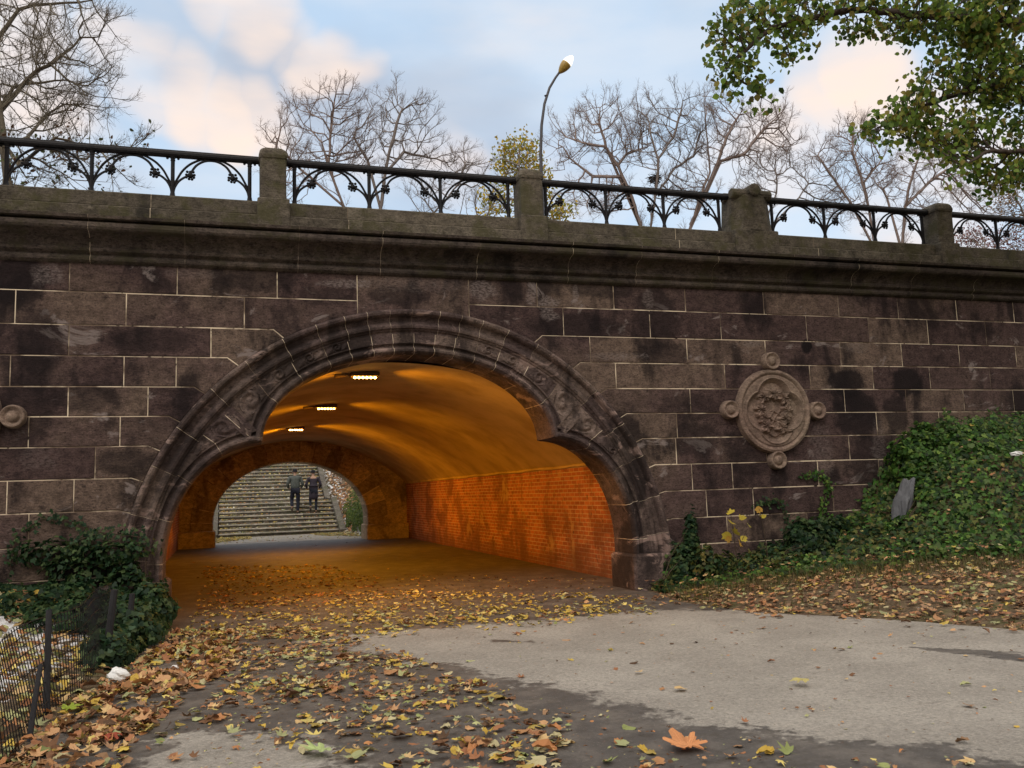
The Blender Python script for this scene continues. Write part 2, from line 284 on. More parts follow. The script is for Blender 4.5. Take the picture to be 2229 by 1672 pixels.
def glow(name, colr, st):
    m, nt, b = mat(name); b.inputs['Base Color'].default_value = (*colr, 1); b.inputs['Emission Color'].default_value = (*colr, 1); b.inputs['Emission Strength'].default_value = st; return m
M_SOD = glow('sodium_bulb', (1, .50, .09), 30); M_LENS = glow('street_lamp_lens', (1, .95, .80), 1.3)
M_HOUS = flat('brown_lamp_housing', (.10, .06, .03), .6); M_HEAD = flat('amber_reflecting_lamp_shell', (.42, .27, .05), .35, 20, .6); M_POLE = flat('dark_bronze_pole', (.04, .035, .045), .45, 20, .6)
# ------------------------------------------------------------------ terrain
LE = [(-14, -4.0), (-9, -1.6), (-6, -1.12), (-4.6, -1.0), (-2.9, -.72), (-.6, -.62), (0, -.66), (.62, -.66), (.64, -1.29), (17, -1.29), (18.2, -.36), (19, -.66), (23.4, -.2), (300, -.2)]     # (y, x) left edge of the path
RE = [(-14, 12.0), (-10, 8.6), (-6.5, 7.2), (-4.8, 6.55), (-4.0, 6.2), (-3.2, 5.7), (-2.6, 5.25), (-1.5, 5.0), (-.4, 5.2), (0, 5.15), (.62, 5.16), (.64, 5.49), (17, 5.49), (18.2, 4.4), (19.5, 4.5), (23.4, 4.1), (300, 4.1)]
def interp(tab, y): return np.interp(y, [a for a, _ in tab], [b for _, b in tab])
def sst(a, b, x): t = np.clip((x - a) / (b - a), 0, 1); return t * t * (3 - 2 * t)
def vnoise(x, y, f=1.0, seed=0):
    return (np.sin(x * f * 1.7 + seed) * np.cos(y * f * 2.1 + seed * 1.3) + .5 * np.sin(x * f * 4.1 + 2 + seed) * np.cos(y * f * 3.7 + 1) + .25 * np.sin(x * f * 9.3 + y * f * 7.7 + seed)) / 1.75
STY = 23.5
def hz(x, y):
    x = np.asarray(x, float); y = np.asarray(y, float)
    sl = interp(LE, y) - x; sr = x - interp(RE, y)
    z = np.zeros_like(x)
    # near side
    bank = .11 * np.clip(sr, 0, 9) * sst(0, .6, sr) + .02 * vnoise(x, y, 2.5) * sst(.2, 1, sr)
    M_ = np.interp(x, [7.5, 8.6, 9.4, 9.9, 12, 16], [0, .32, 1.0, 1.42, 1.30, 1.5]) * sst(-3.6, -.5, y)
    left = (.10 * np.clip(sl, 0, 8) + .03 * vnoise(x, y, 2)) * sst(0, .5, sl) + .35 * sst(-1.6, -.1, y) * sst(.2, 1.2, sl)
    near = np.where(sr > 0, bank + M_, np.where(sl > 0, left, 0)) + 14 * sst(-19, -48, y)  # last term: unseen hill behind the camera, added to block low sky light
    # far side: slope that carries the stairs, banks beside it
    ramp_ = np.interp(y, [STY, STY + 2.64, STY + 3.4, STY + 8.0, 60, 300], [0, 1.0, 1.0, 3.1, 4.2, 8])
    off = np.maximum(sl, sr)
    side = np.clip(off, 0, 4) * .55 * sst(18, 21, y)
    farz = ramp_ + np.where(off > 0, side, 0) - .1 * sst(STY, STY + .5, y)
    z = np.where(y < .3, near, np.where(y < 18.2, -.01, farz))
    return z
def axis(parts):
    a = []
    for s, e, st in parts: a += list(np.arange(s, e, st))
    a.append(parts[-1][1]); return np.array(a)
xs = axis([(-300, -40, 20), (-40, -8, 2), (-8, -3, .25), (-3, 12, .09), (12, 20, .5), (20, 40, 2), (40, 300, 20)])
ys = axis([(-150, -30, 15), (-30, -10, 1), (-10, -6.5, .25), (-6.5, .3, .09), (.3, 18.2, 1.2), (18.2, 34, .3), (34, 60, 2), (60, 300, 20)])
X, Y = np.meshgrid(xs, ys); Z = hz(X, Y); nx = len(xs)
V = np.stack([X.ravel(), Y.ravel(), Z.ravel()], 1)
i0 = (np.arange(len(ys) - 1)[:, None] * nx + np.arange(nx - 1)[None]).ravel(); Fq = np.stack([i0, i0 + 1, i0 + nx + 1, i0 + nx], 1)
g = npmesh('ground', V, Fq, M_SOIL, smooth=True); tag(g, kind='structure')
snow = (sst(.25, .9, interp(LE, Y) - X) * sst(-9, -6, Y) * (1 - sst(-1.0, -.3, Y)) * .85 + ((Y > 18.5) * (np.minimum(np.abs(interp(LE, Y) - X), np.abs(X - interp(RE, Y))) < .8) * .5)).ravel()
a = g.data.attributes.new('snow', 'FLOAT', 'POINT'); a.data.foreach_set('value', snow.astype(np.float32))
# path sheet
def pip_sd(px, py, poly):
    """signed distance, positive outside"""
    P = np.array(poly); Q = np.roll(P, -1, 0); d = np.full(px.shape, 1e9); ins = np.zeros(px.shape, bool)
    for (ax, ay), (bx, by) in zip(P, Q):
        ex, ey = bx - ax, by - ay; t = np.clip(((px - ax) * ex + (py - ay) * ey) / (ex * ex + ey * ey + 1e-12), 0, 1)
        d = np.minimum(d, np.hypot(px - ax - t * ex, py - ay - t * ey))
        c = ((ay > py) != (by > py)) & (px < (bx - ax) * (py - ay) / (by - ay + 1e-12) + ax); ins ^= c
    return np.where(ins, -d, d)
LIGHT = G([(640, 1385), (900, 1362), (1150, 1343), (1400, 1322), (1600, 1318)]) + [(9, -4), (12, -8), (9, -10)] + G([(2230, 1640), (1800, 1600), (1500, 1560), (1270, 1500), (1060, 1460), (880, 1425), (760, 1400)])
PATCH = G([(300, 1660), (380, 1590), (560, 1580), (760, 1640), (700, 1700), (300, 1700)])
STREAK = G([(1960, 1400), (2080, 1404), (2230, 1412), (2230, 1436), (2120, 1422)])
STREAK2 = G([(1050, 1383), (1150, 1386), (1180, 1392), (1060, 1392)])
ysp = axis([(-14, -7, .3), (-7, .2, .05), (.2, STY - .1, .2)]); nxp = 150; rows = []
for y in ysp:
    a_, b_ = float(interp(LE, y)) - .03, float(interp(RE, y)) + .03; rows.append(np.stack([np.linspace(a_, b_, nxp), np.full(nxp, y), np.full(nxp, .006)], 1))
V = np.concatenate(rows); V[:, 2] += .008 * (vnoise(V[:, 0], V[:, 1], 1.2) * .5 + .5)
i0 = (np.arange(len(ysp) - 1)[:, None] * nxp + np.arange(nxp - 1)[None]).ravel(); Fq = np.stack([i0, i0 + 1, i0 + nxp + 1, i0 + nxp], 1)
p = npmesh('path', V, Fq, M_PATH, smooth=True); tag(p, kind='structure')
dsd = pip_sd(V[:, 0], V[:, 1], LIGHT); dsd = np.minimum(dsd, pip_sd(V[:, 0], V[:, 1], PATCH)); dsd = np.where(V[:, 1] > 18.3, -.2, dsd)
dsd = np.maximum(dsd, -pip_sd(V[:, 0], V[:, 1], STREAK) * 3 - .05); dsd = np.maximum(dsd, -pip_sd(V[:, 0], V[:, 1], STREAK2) * 3 - .1)
a = p.data.attributes.new('damp', 'FLOAT', 'POINT'); a.data.foreach_set('value', np.clip(dsd, -1, 1).astype(np.float32))
# ------------------------------------------------------------------ the bridge
br = empty('stone_bridge', (2.27, 0, 0), 'brownstone park bridge with a three-lobed archway over the leafy path', 'bridge')
AX, AZ, AR = 2.27, .24, 3.43
ZL = [4.12, 3.77, 3.385, 3.03, 2.68, 2.34, 2.0, 1.64, 1.28, .91, .55, .2, -.4]
JX = [[-1.7, -.55, .59, 1.56, 3.0, 3.94, 5.05, 6.15, 7.42, 8.71, 9.79, 10.91, 12.06], [-2.24, -1.1, .21, 4.3, 5.58, 6.69, 8.12, 9.22, 10.32, 11.45], [-1.69, -.17, 4.67, 6.13, 7.4, 8.68, 9.79, 10.88, 12.02],
      [-2.27, -1.11, -.55, 5.03, 6.71, 8.12, 9.23, 10.28, 11.45], [-1.68, -.85, 6.14, 7.3, 8.69, 9.8, 10.89], [-1.14, 5.91, 7.67, 9.23, 10.38], [-1.39, 5.88, 7.3, 8.71, 9.91],
      [-2.26, -1.6, 6.1, 6.73, 8.14, 9.2], [-2.04, 6.3, 7.04, 8.36], [-1.7, 6.6, 7.9], [-2.2, 6.2, 7.2], [-1.6, 6.8]]
def arcx(z): return math.sqrt(max(0, AR * AR - max(0, z - AZ) ** 2))
def arcz(x): return AZ + math.sqrt(max(0, AR * AR - (x - AX) ** 2))
def inset(poly, d):
    n = len(poly); outp = []
    for i in range(n):
        p0, p1, p2 = Vector(poly[i - 1]), Vector(poly[i]), Vector(poly[(i + 1) % n])
        a_, b_ = (p1 - p0), (p2 - p1)
        if a_.length < 1e-6 or b_.length < 1e-6: outp.append(tuple(p1)); continue
        a_.normalize(); b_.normalize(); na, nb = Vector((-a_.y, a_.x)), Vector((-b_.y, b_.x)); m_ = na + nb
        m_ = m_ / max(.35, (1 + na.dot(nb))) ; outp.append(tuple(p1 + m_ * d))
    return outp
wall = MB()
def block(poly):
    t = random.random(); dy = random.uniform(-.004, .004)
    l0, l2 = inset(poly, .0055), inset(poly, .014)
    r0 = [(x, .03, z) for x, z in l0]; r1 = [(x, .006 + dy, z) for x, z in l0]; r2 = [(x, dy, z) for x, z in l2]
    wall.grid([r0, r1, r2], 0, t, close=True); wall.poly(r2, 0, t)
for k in range(len(ZL) - 1):
    zt, zb = ZL[k], ZL[k + 1]; J = list(JX[k]); x = J[0]
    while x > -9: x -= random.uniform(.9, 1.3); J.insert(0, x)
    x = J[-1]
    while x < 26: x += random.uniform(.95, 1.3); J.append(x)
    crosses = zb < AZ + AR and k > 0
    def kink(z, sgn):    # horizontal joint that turns down before it meets the arch
        dz = .11 * max(0, (z - AZ)) / 3.2
        xe = AX + sgn * arcx(z - dz); return (xe + sgn * (.13 if dz > .01 else .02), z), (xe, z - dz)
    if k == 0:
        for a_, b_ in zip(J[:-1], J[1:]):
            if abs(a_ - 1.56) < .01: block([(a_, arcz(a_))] + [(xx, arcz(xx)) for xx in np.linspace(a_, b_, 12)[1:]] + [(b_, zt), (a_, zt)])
            else: block([(a_, zb), (b_, zb), (b_, zt), (a_, zt)])
        continue
    for sgn in (-1, 1):
        JJ = [j for j in J if (j < AX) == (sgn < 0)]; JJ = sorted(JJ, key=lambda j: abs(j - AX))
        JJ = [j for j in JJ if abs(j - AX) > arcx(zb) + .2]
        Kb, Eb = kink(zb, sgn)
        if k == 1:
            xe = 1.56 if sgn < 0 else 3.0
            arc = [(xx, arcz(xx)) for xx in np.linspace(Eb[0], xe, 10)] + [(xe, zt)]
        else:
            Kt, Et = kink(zt, sgn); zz = np.linspace(Eb[1], Et[1], 7); arc = [(AX + sgn * arcx(q), q) for q in zz] + [Kt]
        first = [(JJ[0], zb), Kb] + arc + [(JJ[0], zt)]
        if sgn > 0: first = first[::-1]
        block(first)
        for a_, b_ in zip(JJ[:-1], JJ[1:]):
            lo_, hi_ = min(a_, b_), max(a_, b_); block([(lo_, zb), (hi_, zb), (hi_, zt), (lo_, zt)])
wall.build('facade_wall', M_STONE, br)
mo = MB(); xx = sorted(set(list(np.linspace(-9, 26, 40)) + [AX + 3.3 * math.sin(t) for t in np.linspace(-math.pi / 2, math.pi / 2, 41)]))
for a_, b_ in zip(xx[:-1], xx[1:]):
    def lo(x, m_): return AZ + math.sqrt(max(0, 3.3 ** 2 - (x - AX) ** 2)) if abs(m_ - AX) < 3.3 else -.5
    m_ = (a_ + b_) / 2; mo.poly([(a_, .008, lo(a_, m_)), (b_, .008, lo(b_, m_)), (b_, .008, 4.2), (a_, .008, 4.2)])
mo.build('mortar_bed', M_MORT, br)
core = MB(); core.box(-9, -1.45, .06, 17.2, -.5, 4.3); core.box(5.95, 26, .06, 17.2, -.5, 4.3); core.build('abutment', M_STONE, br)
# trefoil opening edge
TX = 2.25; TC = []
def trefoil(ds=.03):
    pts = []
    left = [(-.67, z) for z in np.linspace(-.3, .6, int(.9 / ds))[:-1]]
    th = np.linspace(math.pi, math.pi / 2 + .04, int(2.0 / ds)); lobe = [(.42 + 1.09 * math.cos(t), .6 + 1.42 * math.sin(t)) for t in th]
    n0 = len(left) + len(lobe)
    ph = np.linspace(math.pi - .01, math.pi / 2, int(2.5 / ds)); top = [(2.25 + 1.83 * math.cos(t), 2.02 + 1.09 * math.sin(t)) for t in ph]
    half = left + lobe + top; cusp = n0
    return half + [(2 * TX - x, z) for x, z in half[::-1][1:]], cusp
def normals(pts):
    n = len(pts); N_ = []
    for i in range(n):
        a_ = np.array(pts[i]) - np.array(pts[max(0, i - 1)]); b_ = np.array(pts[min(n - 1, i + 1)]) - np.array(pts[i])
        a_ = a_ / (np.linalg.norm(a_) + 1e-9); b_ = b_ / (np.linalg.norm(b_) + 1e-9)
        if i == 0: a_ = b_
        if i == n - 1: b_ = a_
        na, nb = np.array([-a_[1], a_[0]]), np.array([-b_[1], b_[0]]); m_ = na + nb; m_ = m_ / max(.55, 1 + na @ nb); N_.append(m_)
    return N_
def withjoints(pts, isj, half=.0024):
    """doubles the points at joints so that a narrow mortar strip lies between them"""
    o = []; fl = []
    for i, p in enumerate(pts):
        if i in isj and 0 < i < len(pts) - 1:
            d = np.array(pts[i + 1]) - np.array(pts[i - 1]); d = d / np.linalg.norm(d)
            o.append(tuple(np.array(p) - d * half)); fl.append(1); o.append(tuple(np.array(p) + d * half)); fl.append(0)
        else: o.append(p); fl.append(0)
    return o, fl
def sweep(mb, pts, prof, fl, tint=None, NN=None):
    NN = NN or normals(pts); rows = []
    for p, n in zip(pts, NN): rows.append([(p[0] + n[0] * o, y, p[1] + n[1] * o) for o, y in prof])
    tin = []; t = .5
    for i in range(len(pts)):
        if fl[i]: t = random.random()
        tin.append(t)
    mb.grid(rows, (lambda i, j: 1 if fl[i] else 0), (lambda i, j: tin[i]))
JANG = [0, .088, .176, .27, .37, .50, .64, .79, .95, 1.11, 1.27, 1.43]
JANG = [-a_ for a_ in JANG[:0:-1]] + JANG
# outer ring
ang = np.linspace(-math.pi / 2, math.pi / 2, 150); rp = [(AX - AR, z) for z in np.linspace(-.3, AZ - .05, 12)] + [(AX + AR * math.sin(t), AZ + AR * math.cos(t)) for t in ang] + [(AX + AR, z) for z in np.linspace(AZ - .05, -.3, 12)]
isj = {12 + int(np.argmin(abs(ang - a_))) for a_ in JANG}
rp2, fl = withjoints(rp, isj)
ring = MB()
prof = [(0, .03), (0, -.07), (-.012, -.10), (-.035, -.115), (-.062, -.108), (-.08, -.085), (-.088, -.05), (-.095, -.022), (-.15, -.012), (-.172, -.03), (-.19, -.055), (-.21, -.066), (-.235, -.06), (-.25, -.035), (-.262, -.03), (-.275, -.008), (-.30, -.006)]
prof = [(-o, y) if False else (o, y) for o, y in prof]
sweep(ring, rp2, prof, fl)
ring.build('arch_hood_moulding', [M_RING, M_MORT], br, smooth=False)
tp, cusp = trefoil(.013)
tn = normals(tp)
def ang_of(x, z): return math.atan2(x - AX, z - AZ) if z > AZ else 9
isj2 = set()
for a_ in JANG: isj2.add(int(np.argmin([abs(ang_of(*q) - a_) for q in tp])))
isj2 = {i for i in isj2 if abs(i - cusp) > 3 and abs(len(tp) - 1 - i - cusp) > 3}
tp2, fl2 = withjoints(tp, isj2)
tn2 = normals(tp2)
tre = MB()
prof = [(0, .62), (0, .40), (0, .2), (0, .03), (.012, .0), (.035, -.03), (.06, -.032), (.08, -.012), (.088, .03), (.115, .04), (.13, .03), (.138, -.004), (.155, -.006)]
sweep(tre, tp2, prof, fl2, NN=tn2)
tre.build('trefoil_arch_edge', [M_RING, M_MORT], br)
# carved band between edge and hood
pan = MB(); rows = []; ad = []
NV = 26
for i, (p_, n_) in enumerate(zip(tp2, tn2)):
    q = np.array(p_) + n_ * .15
    if q[1] > AZ:
        d_ = q - np.array([AX, AZ]); c_ = np.array([AX, AZ]) + d_ / np.linalg.norm(d_) * (AR - .28)
    else: c_ = np.array([AX + math.copysign(AR - .28, q[0] - AX), q[1]])
    an = math.atan2(q[0] - AX, q[1] - AZ) if q[1] > AZ else 9
    row = []
    for j in range(NV + 1):
        v = j / NV; pt = q + (c_ - q) * v; w_ = np.linalg.norm(c_ - q); h_ = 0
        if .27 < abs(an) < 1.43 and w_ > .1:
            k = np.searchsorted(JANG, an); a0, a1 = JANG[k - 1], JANG[k]; am = (a0 + a1) / 2
            rr_ = AR - .28 - w_ * .5; u = (an - am) * rr_; vv = (v - .5) * w_; hw = (a1 - a0) * rr_ * .5; hh = w_ * .5
            uu, wv = u / hw, vv / hh; edge = min(1, max(0, (1 - max(abs(uu), abs(wv))) / .22))
            s_ = 1 if an > 0 else -1
            r_ = math.hypot(u, vv) / min(hw, hh); th_ = math.atan2(vv, u * s_)
            spiral = math.sin(th_ + 7.5 * r_) if r_ < 1 else math.sin(5 * uu * s_ + 4 * wv) * .8
            h_ = edge * (.5 + .5 * spiral) ** .8 * .030 - (1 if edge > 0 else 0) * .012
        row.append((pt[0], -.006 - h_, pt[1]))
    rows.append(row)
tin = []; t = .5
for i in range(len(tp2)):
    if fl2[i]: t = random.random()
    tin.append(t)
pan.grid(rows, (lambda i, j: 1 if fl2[i] else 0), (lambda i, j: tin[i])); pan.build('carved_arch_band', [M_RING, M_MORT], br)
for x0, x1 in ((-1.33, -.60), (5.09, 5.86)):
    b_ = MB(); b_.box(x0, x1, -.17, .60, -.2, .47, b=.03); b_.build('arch_plinth', M_RING, br)
# cornice, parapet swept along x
def xsweep(name, x0, x1, prof, joints, mats, ymat=None, step=None, parent=br, half=.004):
    xs_ = [x0]; f_ = [0]
    for j in sorted(joints):
        if x0 < j < x1: xs_ += [j - half, j + half]; f_[-1] = 0; f_ += [1, 0]
    xs_.append(x1); f_.append(0); mb = MB(); tt = [random.random() for _ in xs_]
    rows = [[(x, y, z) for y, z in prof] for x in xs_]
    mb.grid(rows, (lambda i, j: 1 if f_[i] else 0), (lambda i, j: tt[i]))
    mb.poly(rows[0]); mb.poly(rows[-1][::-1])
    return mb.build(name, mats, parent)
cor = [(.03, 4.09), (-.03, 4.11), (-.055, 4.13), (-.062, 4.155), (-.05, 4.18), (-.028, 4.19), (-.028, 4.205), (-.045, 4.215), (-.075, 4.235), (-.085, 4.265), (-.07, 4.285), (-.075, 4.30)]
cor += [(-.075 - .175 * (1 - math.cos(t)), 4.30 + .125 * math.sin(t)) for t in np.linspace(.15, math.pi / 2, 7)]
cor += [(-.255, 4.428), (-.272, 4.44), (-.285, 4.465), (-.282, 4.50), (-.265, 4.52), (-.24, 4.53), (-.20, 4.535), (-.20, 4.55), (-.30, 4.558), (-.305, 4.592), (-.10, 4.64), (.4, 4.64), (.4, 4.09)]
cj = np.arange(-8.6, 26, 1.17) + np.array([random.uniform(-.12, .12) for _ in np.arange(-8.6, 26, 1.17)])
xsweep('cornice', -9, 26, cor, cj, [M_COR, M_MORT], half=.0015)
PX = [-2.85, .545, 3.90, 7.31, 10.79, 14.2, 17.6, 21.0]
pj = sorted(list(np.arange(-8, 26, 2.3) + .25))
par = [(-.10, 4.62), (-.10, 4.765), (-.09, 4.775), (.01, 4.80), (.0, 4.81), (.0, 4.96), (.012, 4.975), (.32, 4.985), (.32, 4.62)]
xsweep('parapet', -9, 26, par, pj, [M_PAR, M_MORT], half=.0025)
def cap_box(mb, x0, x1, y0, y1, z0, z1):   # round-topped cap
    r = .045; rows = []
    for zz, i in ((z0, .0), (z0 + .012, -.012), (z0 + .05, -.018), (z0 + .10, -.006), (z1 - .03, .008), (z1 - .008, .03), (z1, .07)):
        X0, X1, Y0, Y1 = x0 + i, x1 - i, y0 + i, y1 - i; c = .03
        rows.append([(X0 + c, Y0, zz), (X1 - c, Y0, zz), (X1, Y0 + c, zz), (X1, Y1 - c, zz), (X1 - c, Y1, zz), (X0 + c, Y1, zz), (X0, Y1 - c, zz), (X0, Y0 + c, zz)])
    mb.grid(rows, 0, .6, close=True); mb.poly(rows[-1], 0, .6)
for i, x in enumerate(PX):
    pil = empty('x', (x, 0, 4.6)); bpy.data.objects.remove(pil)
    b_ = MB(); main = i in (3, 0)
    if not main:
        b_.box(x - .19, x + .19, -.125, .36, 4.60, 4.985, b=.012); b_.box(x - .155, x + .155, -.07, .28, 4.984, 5.52, b=.02); cap_box(b_, x - .155, x + .155, -.07, .28, 5.50, 5.655)
        po = b_.build('parapet_pillar', [M_PAR], br)
    else:
        b_.box(x - .36, x + .36, -.125, .40, 4.60, 4.985, b=.012)
        for s_ in (-1, 1):
            pass
        rows = []
        for zz, wdt, y0 in ((4.984, .345, -.085), (5.1, .33, -.075), (5.50, .30, -.06), (5.52, .29, -.05)):
            c = .13; rows.append([(x - wdt + c, y0 - .02, zz), (x, y0 - .05, zz), (x + wdt - c, y0 - .02, zz), (x + wdt, y0 + c * .7, zz), (x + wdt, .30, zz), (x - wdt, .30, zz), (x - wdt, y0 + c * .7, zz)])
        b_.grid(rows, 0, .5, close=True); b_.poly(rows[-1])
        # roll along the bridge and a cross roll
        n_ = 12
        for (ax0, ax1, yy, rad) in ((x - .33, x + .33, .0, .078), (x - .33, x + .33, .22, .078)):
            r_ = []
            for q, sc_ in ((ax0, .8), (ax0 + .015, 1), (ax1 - .015, 1), (ax1, .8)): r_.append([(q, yy + rad * sc_ * math.cos(k * 2 * math.pi / n_), 5.545 + rad * sc_ * math.sin(k * 2 * math.pi / n_)) for k in range(n_)])
            b_.grid(r_, 0, .7, close=True); b_.poly(r_[0]); b_.poly(r_[-1][::-1])
        r_ = []
        for q, sc_ in ((-.15, .75), (-.135, 1), (.33, 1), (.345, .75)): r_.append([(x + .095 * sc_ * math.cos(k * 2 * math.pi / n_), q, 5.585 + .095 * sc_ * math.sin(k * 2 * math.pi / n_)) for k in range(n_)])
        b_.grid(r_, 0, .4, close=True); b_.poly(r_[0]); b_.poly(r_[-1][::-1]); b_.box(x - .28, x + .28, -.03, .25, 5.50, 5.60, b=.02)
        po = b_.build('parapet_pillar', [M_PAR], br)
        po['label'] = 'wide main pillar with rolled cap and cross ridge'
dk = MB(); dk.box(-9, 26, .32, 17.2, 3.9, 4.55); dk.box(-9, 26, 17.2, 18.1, 3.5, 5.6); dk.build('road_deck', M_STONE, br)
# tunnel
TYC, RISE, HW, SPR = 2.10, 1.36, 3.38, 1.73; RV = (HW * HW + RISE * RISE) / (2 * RISE); CZ = SPR + RISE - RV; TH = math.asin(HW / RV)
def section(y): return [(TYC - HW, y, 0), (TYC - HW, y, SPR)] + [(TYC + RV * math.sin(t), y, CZ + RV * math.cos(t)) for t in np.linspace(-TH, TH, 33)[1:-1]] + [(TYC + HW, y, SPR), (TYC + HW, y, 0)]
va = MB(); yy = np.linspace(.62, 17.3, 14)
va.grid([section(y)[1:-1] for y in yy], 0, .5); vo = va.build('tunnel_vault', M_VAULT, br, smooth=True)
for x, s_ in ((TYC - HW, 1), (TYC + HW, -1)):
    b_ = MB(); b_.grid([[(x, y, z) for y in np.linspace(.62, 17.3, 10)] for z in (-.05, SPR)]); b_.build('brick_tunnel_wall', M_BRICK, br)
    b_ = MB(); ys_ = np.linspace(.62, 17.3, 60); b_.grid([[(x + s_ * o, y, SPR + z + .008 * math.sin(y * 3) + .006 * math.sin(y * 11)) for y in ys_] for o, z in ((0, -.035), (.035, -.02), (.04, .01), (0, .025))]); b_.build('springing_ledge', M_VAULT, br)
# near inner face of the facade wall (behind the soffit), seen from inside
def star(pin, pout): return [pin, pout]
def fill(name, y, m_):
    b_ = MB(); rows = []
    for p_ in tp:
        d_ = np.array(p_) - np.array([TX, .3]); d_[1] = max(d_[1], 0)
        ts = [9.0]
        if abs(d_[0]) > 1e-6: ts.append((HW + (TYC - TX) * np.sign(d_[0]) ) / abs(d_[0]))
        # intersect the vault circle
        cx_, cz_ = TX - TYC, .3 - CZ; A_ = d_ @ d_; B_ = 2 * (cx_ * d_[0] + cz_ * d_[1]); C_ = cx_ ** 2 + cz_ ** 2 - RV ** 2
        ts.append((-B_ + math.sqrt(B_ * B_ - 4 * A_ * C_)) / (2 * A_)); t_ = max(1.0, min(ts))
        q = np.array([TX, .3]) + d_ * t_
        if p_[1] < .3: q = np.array([TYC + HW * np.sign(d_[0]), p_[1]])
        rows.append([(p_[0], y, p_[1]), (q[0], y, q[1])])
    b_.grid(rows); return b_.build(name, m_, br)
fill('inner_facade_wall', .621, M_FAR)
# far portal
FX, FZ, FA, FB = 1.95, .70, 2.29, 1.76; FY = 17.3
op = [(FX - FA, z) for z in np.linspace(-.1, FZ - .05, 8)] + [(FX + FA * math.cos(t), FZ + FB * math.sin(t)) for t in np.linspace(math.pi, 0, 90)] + [(FX + FA, z) for z in np.linspace(FZ - .05, -.1, 8)]
jf = {3, 8} | {8 + int(89 * k / 17) for k in range(1, 17)} | {len(op) - 4, len(op) - 9}
op2, ff = withjoints(op, jf, .008)
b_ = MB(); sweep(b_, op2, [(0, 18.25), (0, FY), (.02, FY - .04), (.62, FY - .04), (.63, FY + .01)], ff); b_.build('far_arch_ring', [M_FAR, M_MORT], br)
b_ = MB(); rows = []
for p_ in op:
    q = [TYC + HW * np.sign(p_[0] - FX), p_[1]] if p_[1] < .72 else None
    if q is None:
        d_ = np.array(p_) - np.array([FX, .6]); ts = [(HW + (TYC - FX) * np.sign(d_[0] + 1e-9)) / abs(d_[0] + 1e-9)]
        cx_, cz_ = FX - TYC, .6 - CZ; A_ = d_ @ d_; B_ = 2 * (cx_ * d_[0] + cz_ * d_[1]); C_ = cx_ ** 2 + cz_ ** 2 - RV ** 2
        ts.append((-B_ + math.sqrt(B_ * B_ - 4 * A_ * C_)) / (2 * A_)); q = np.array([FX, .6]) + d_ * min(ts)
    rows.append([(p_[0], FY - .0, p_[1]), (q[0], FY - .0, q[1])])
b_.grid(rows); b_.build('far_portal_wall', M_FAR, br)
b_ = MB(); b_.box(-1.30, -.27, 16.6, 18.3, -.1, .47, b=.03); b_.build('far_plinth', M_FAR, br)
b_ = MB(); b_.box(4.18, 5.5, 17.0, 18.3, -.1, .47, b=.03); b_.build('far_plinth', M_FAR, br)
b_ = MB(); xx = sorted(set(list(np.linspace(-9, 26, 30)) + [FX + FA * math.sin(t) for t in np.linspace(-math.pi / 2, math.pi / 2, 31)]))
for a_, c_ in zip(xx[:-1], xx[1:]):
    m_ = (a_ + c_) / 2; f_ = lambda x: (FZ + FB * math.sqrt(max(0, 1 - ((x - FX) / FA) ** 2))) if abs(m_ - FX) < FA else -.5
    b_.poly([(a_, 18.25, f_(a_)), (c_, 18.25, f_(c_)), (c_, 18.25, 5.0), (a_, 18.25, 5.0)])
b_.build('rear_facade', M_STONE, br)
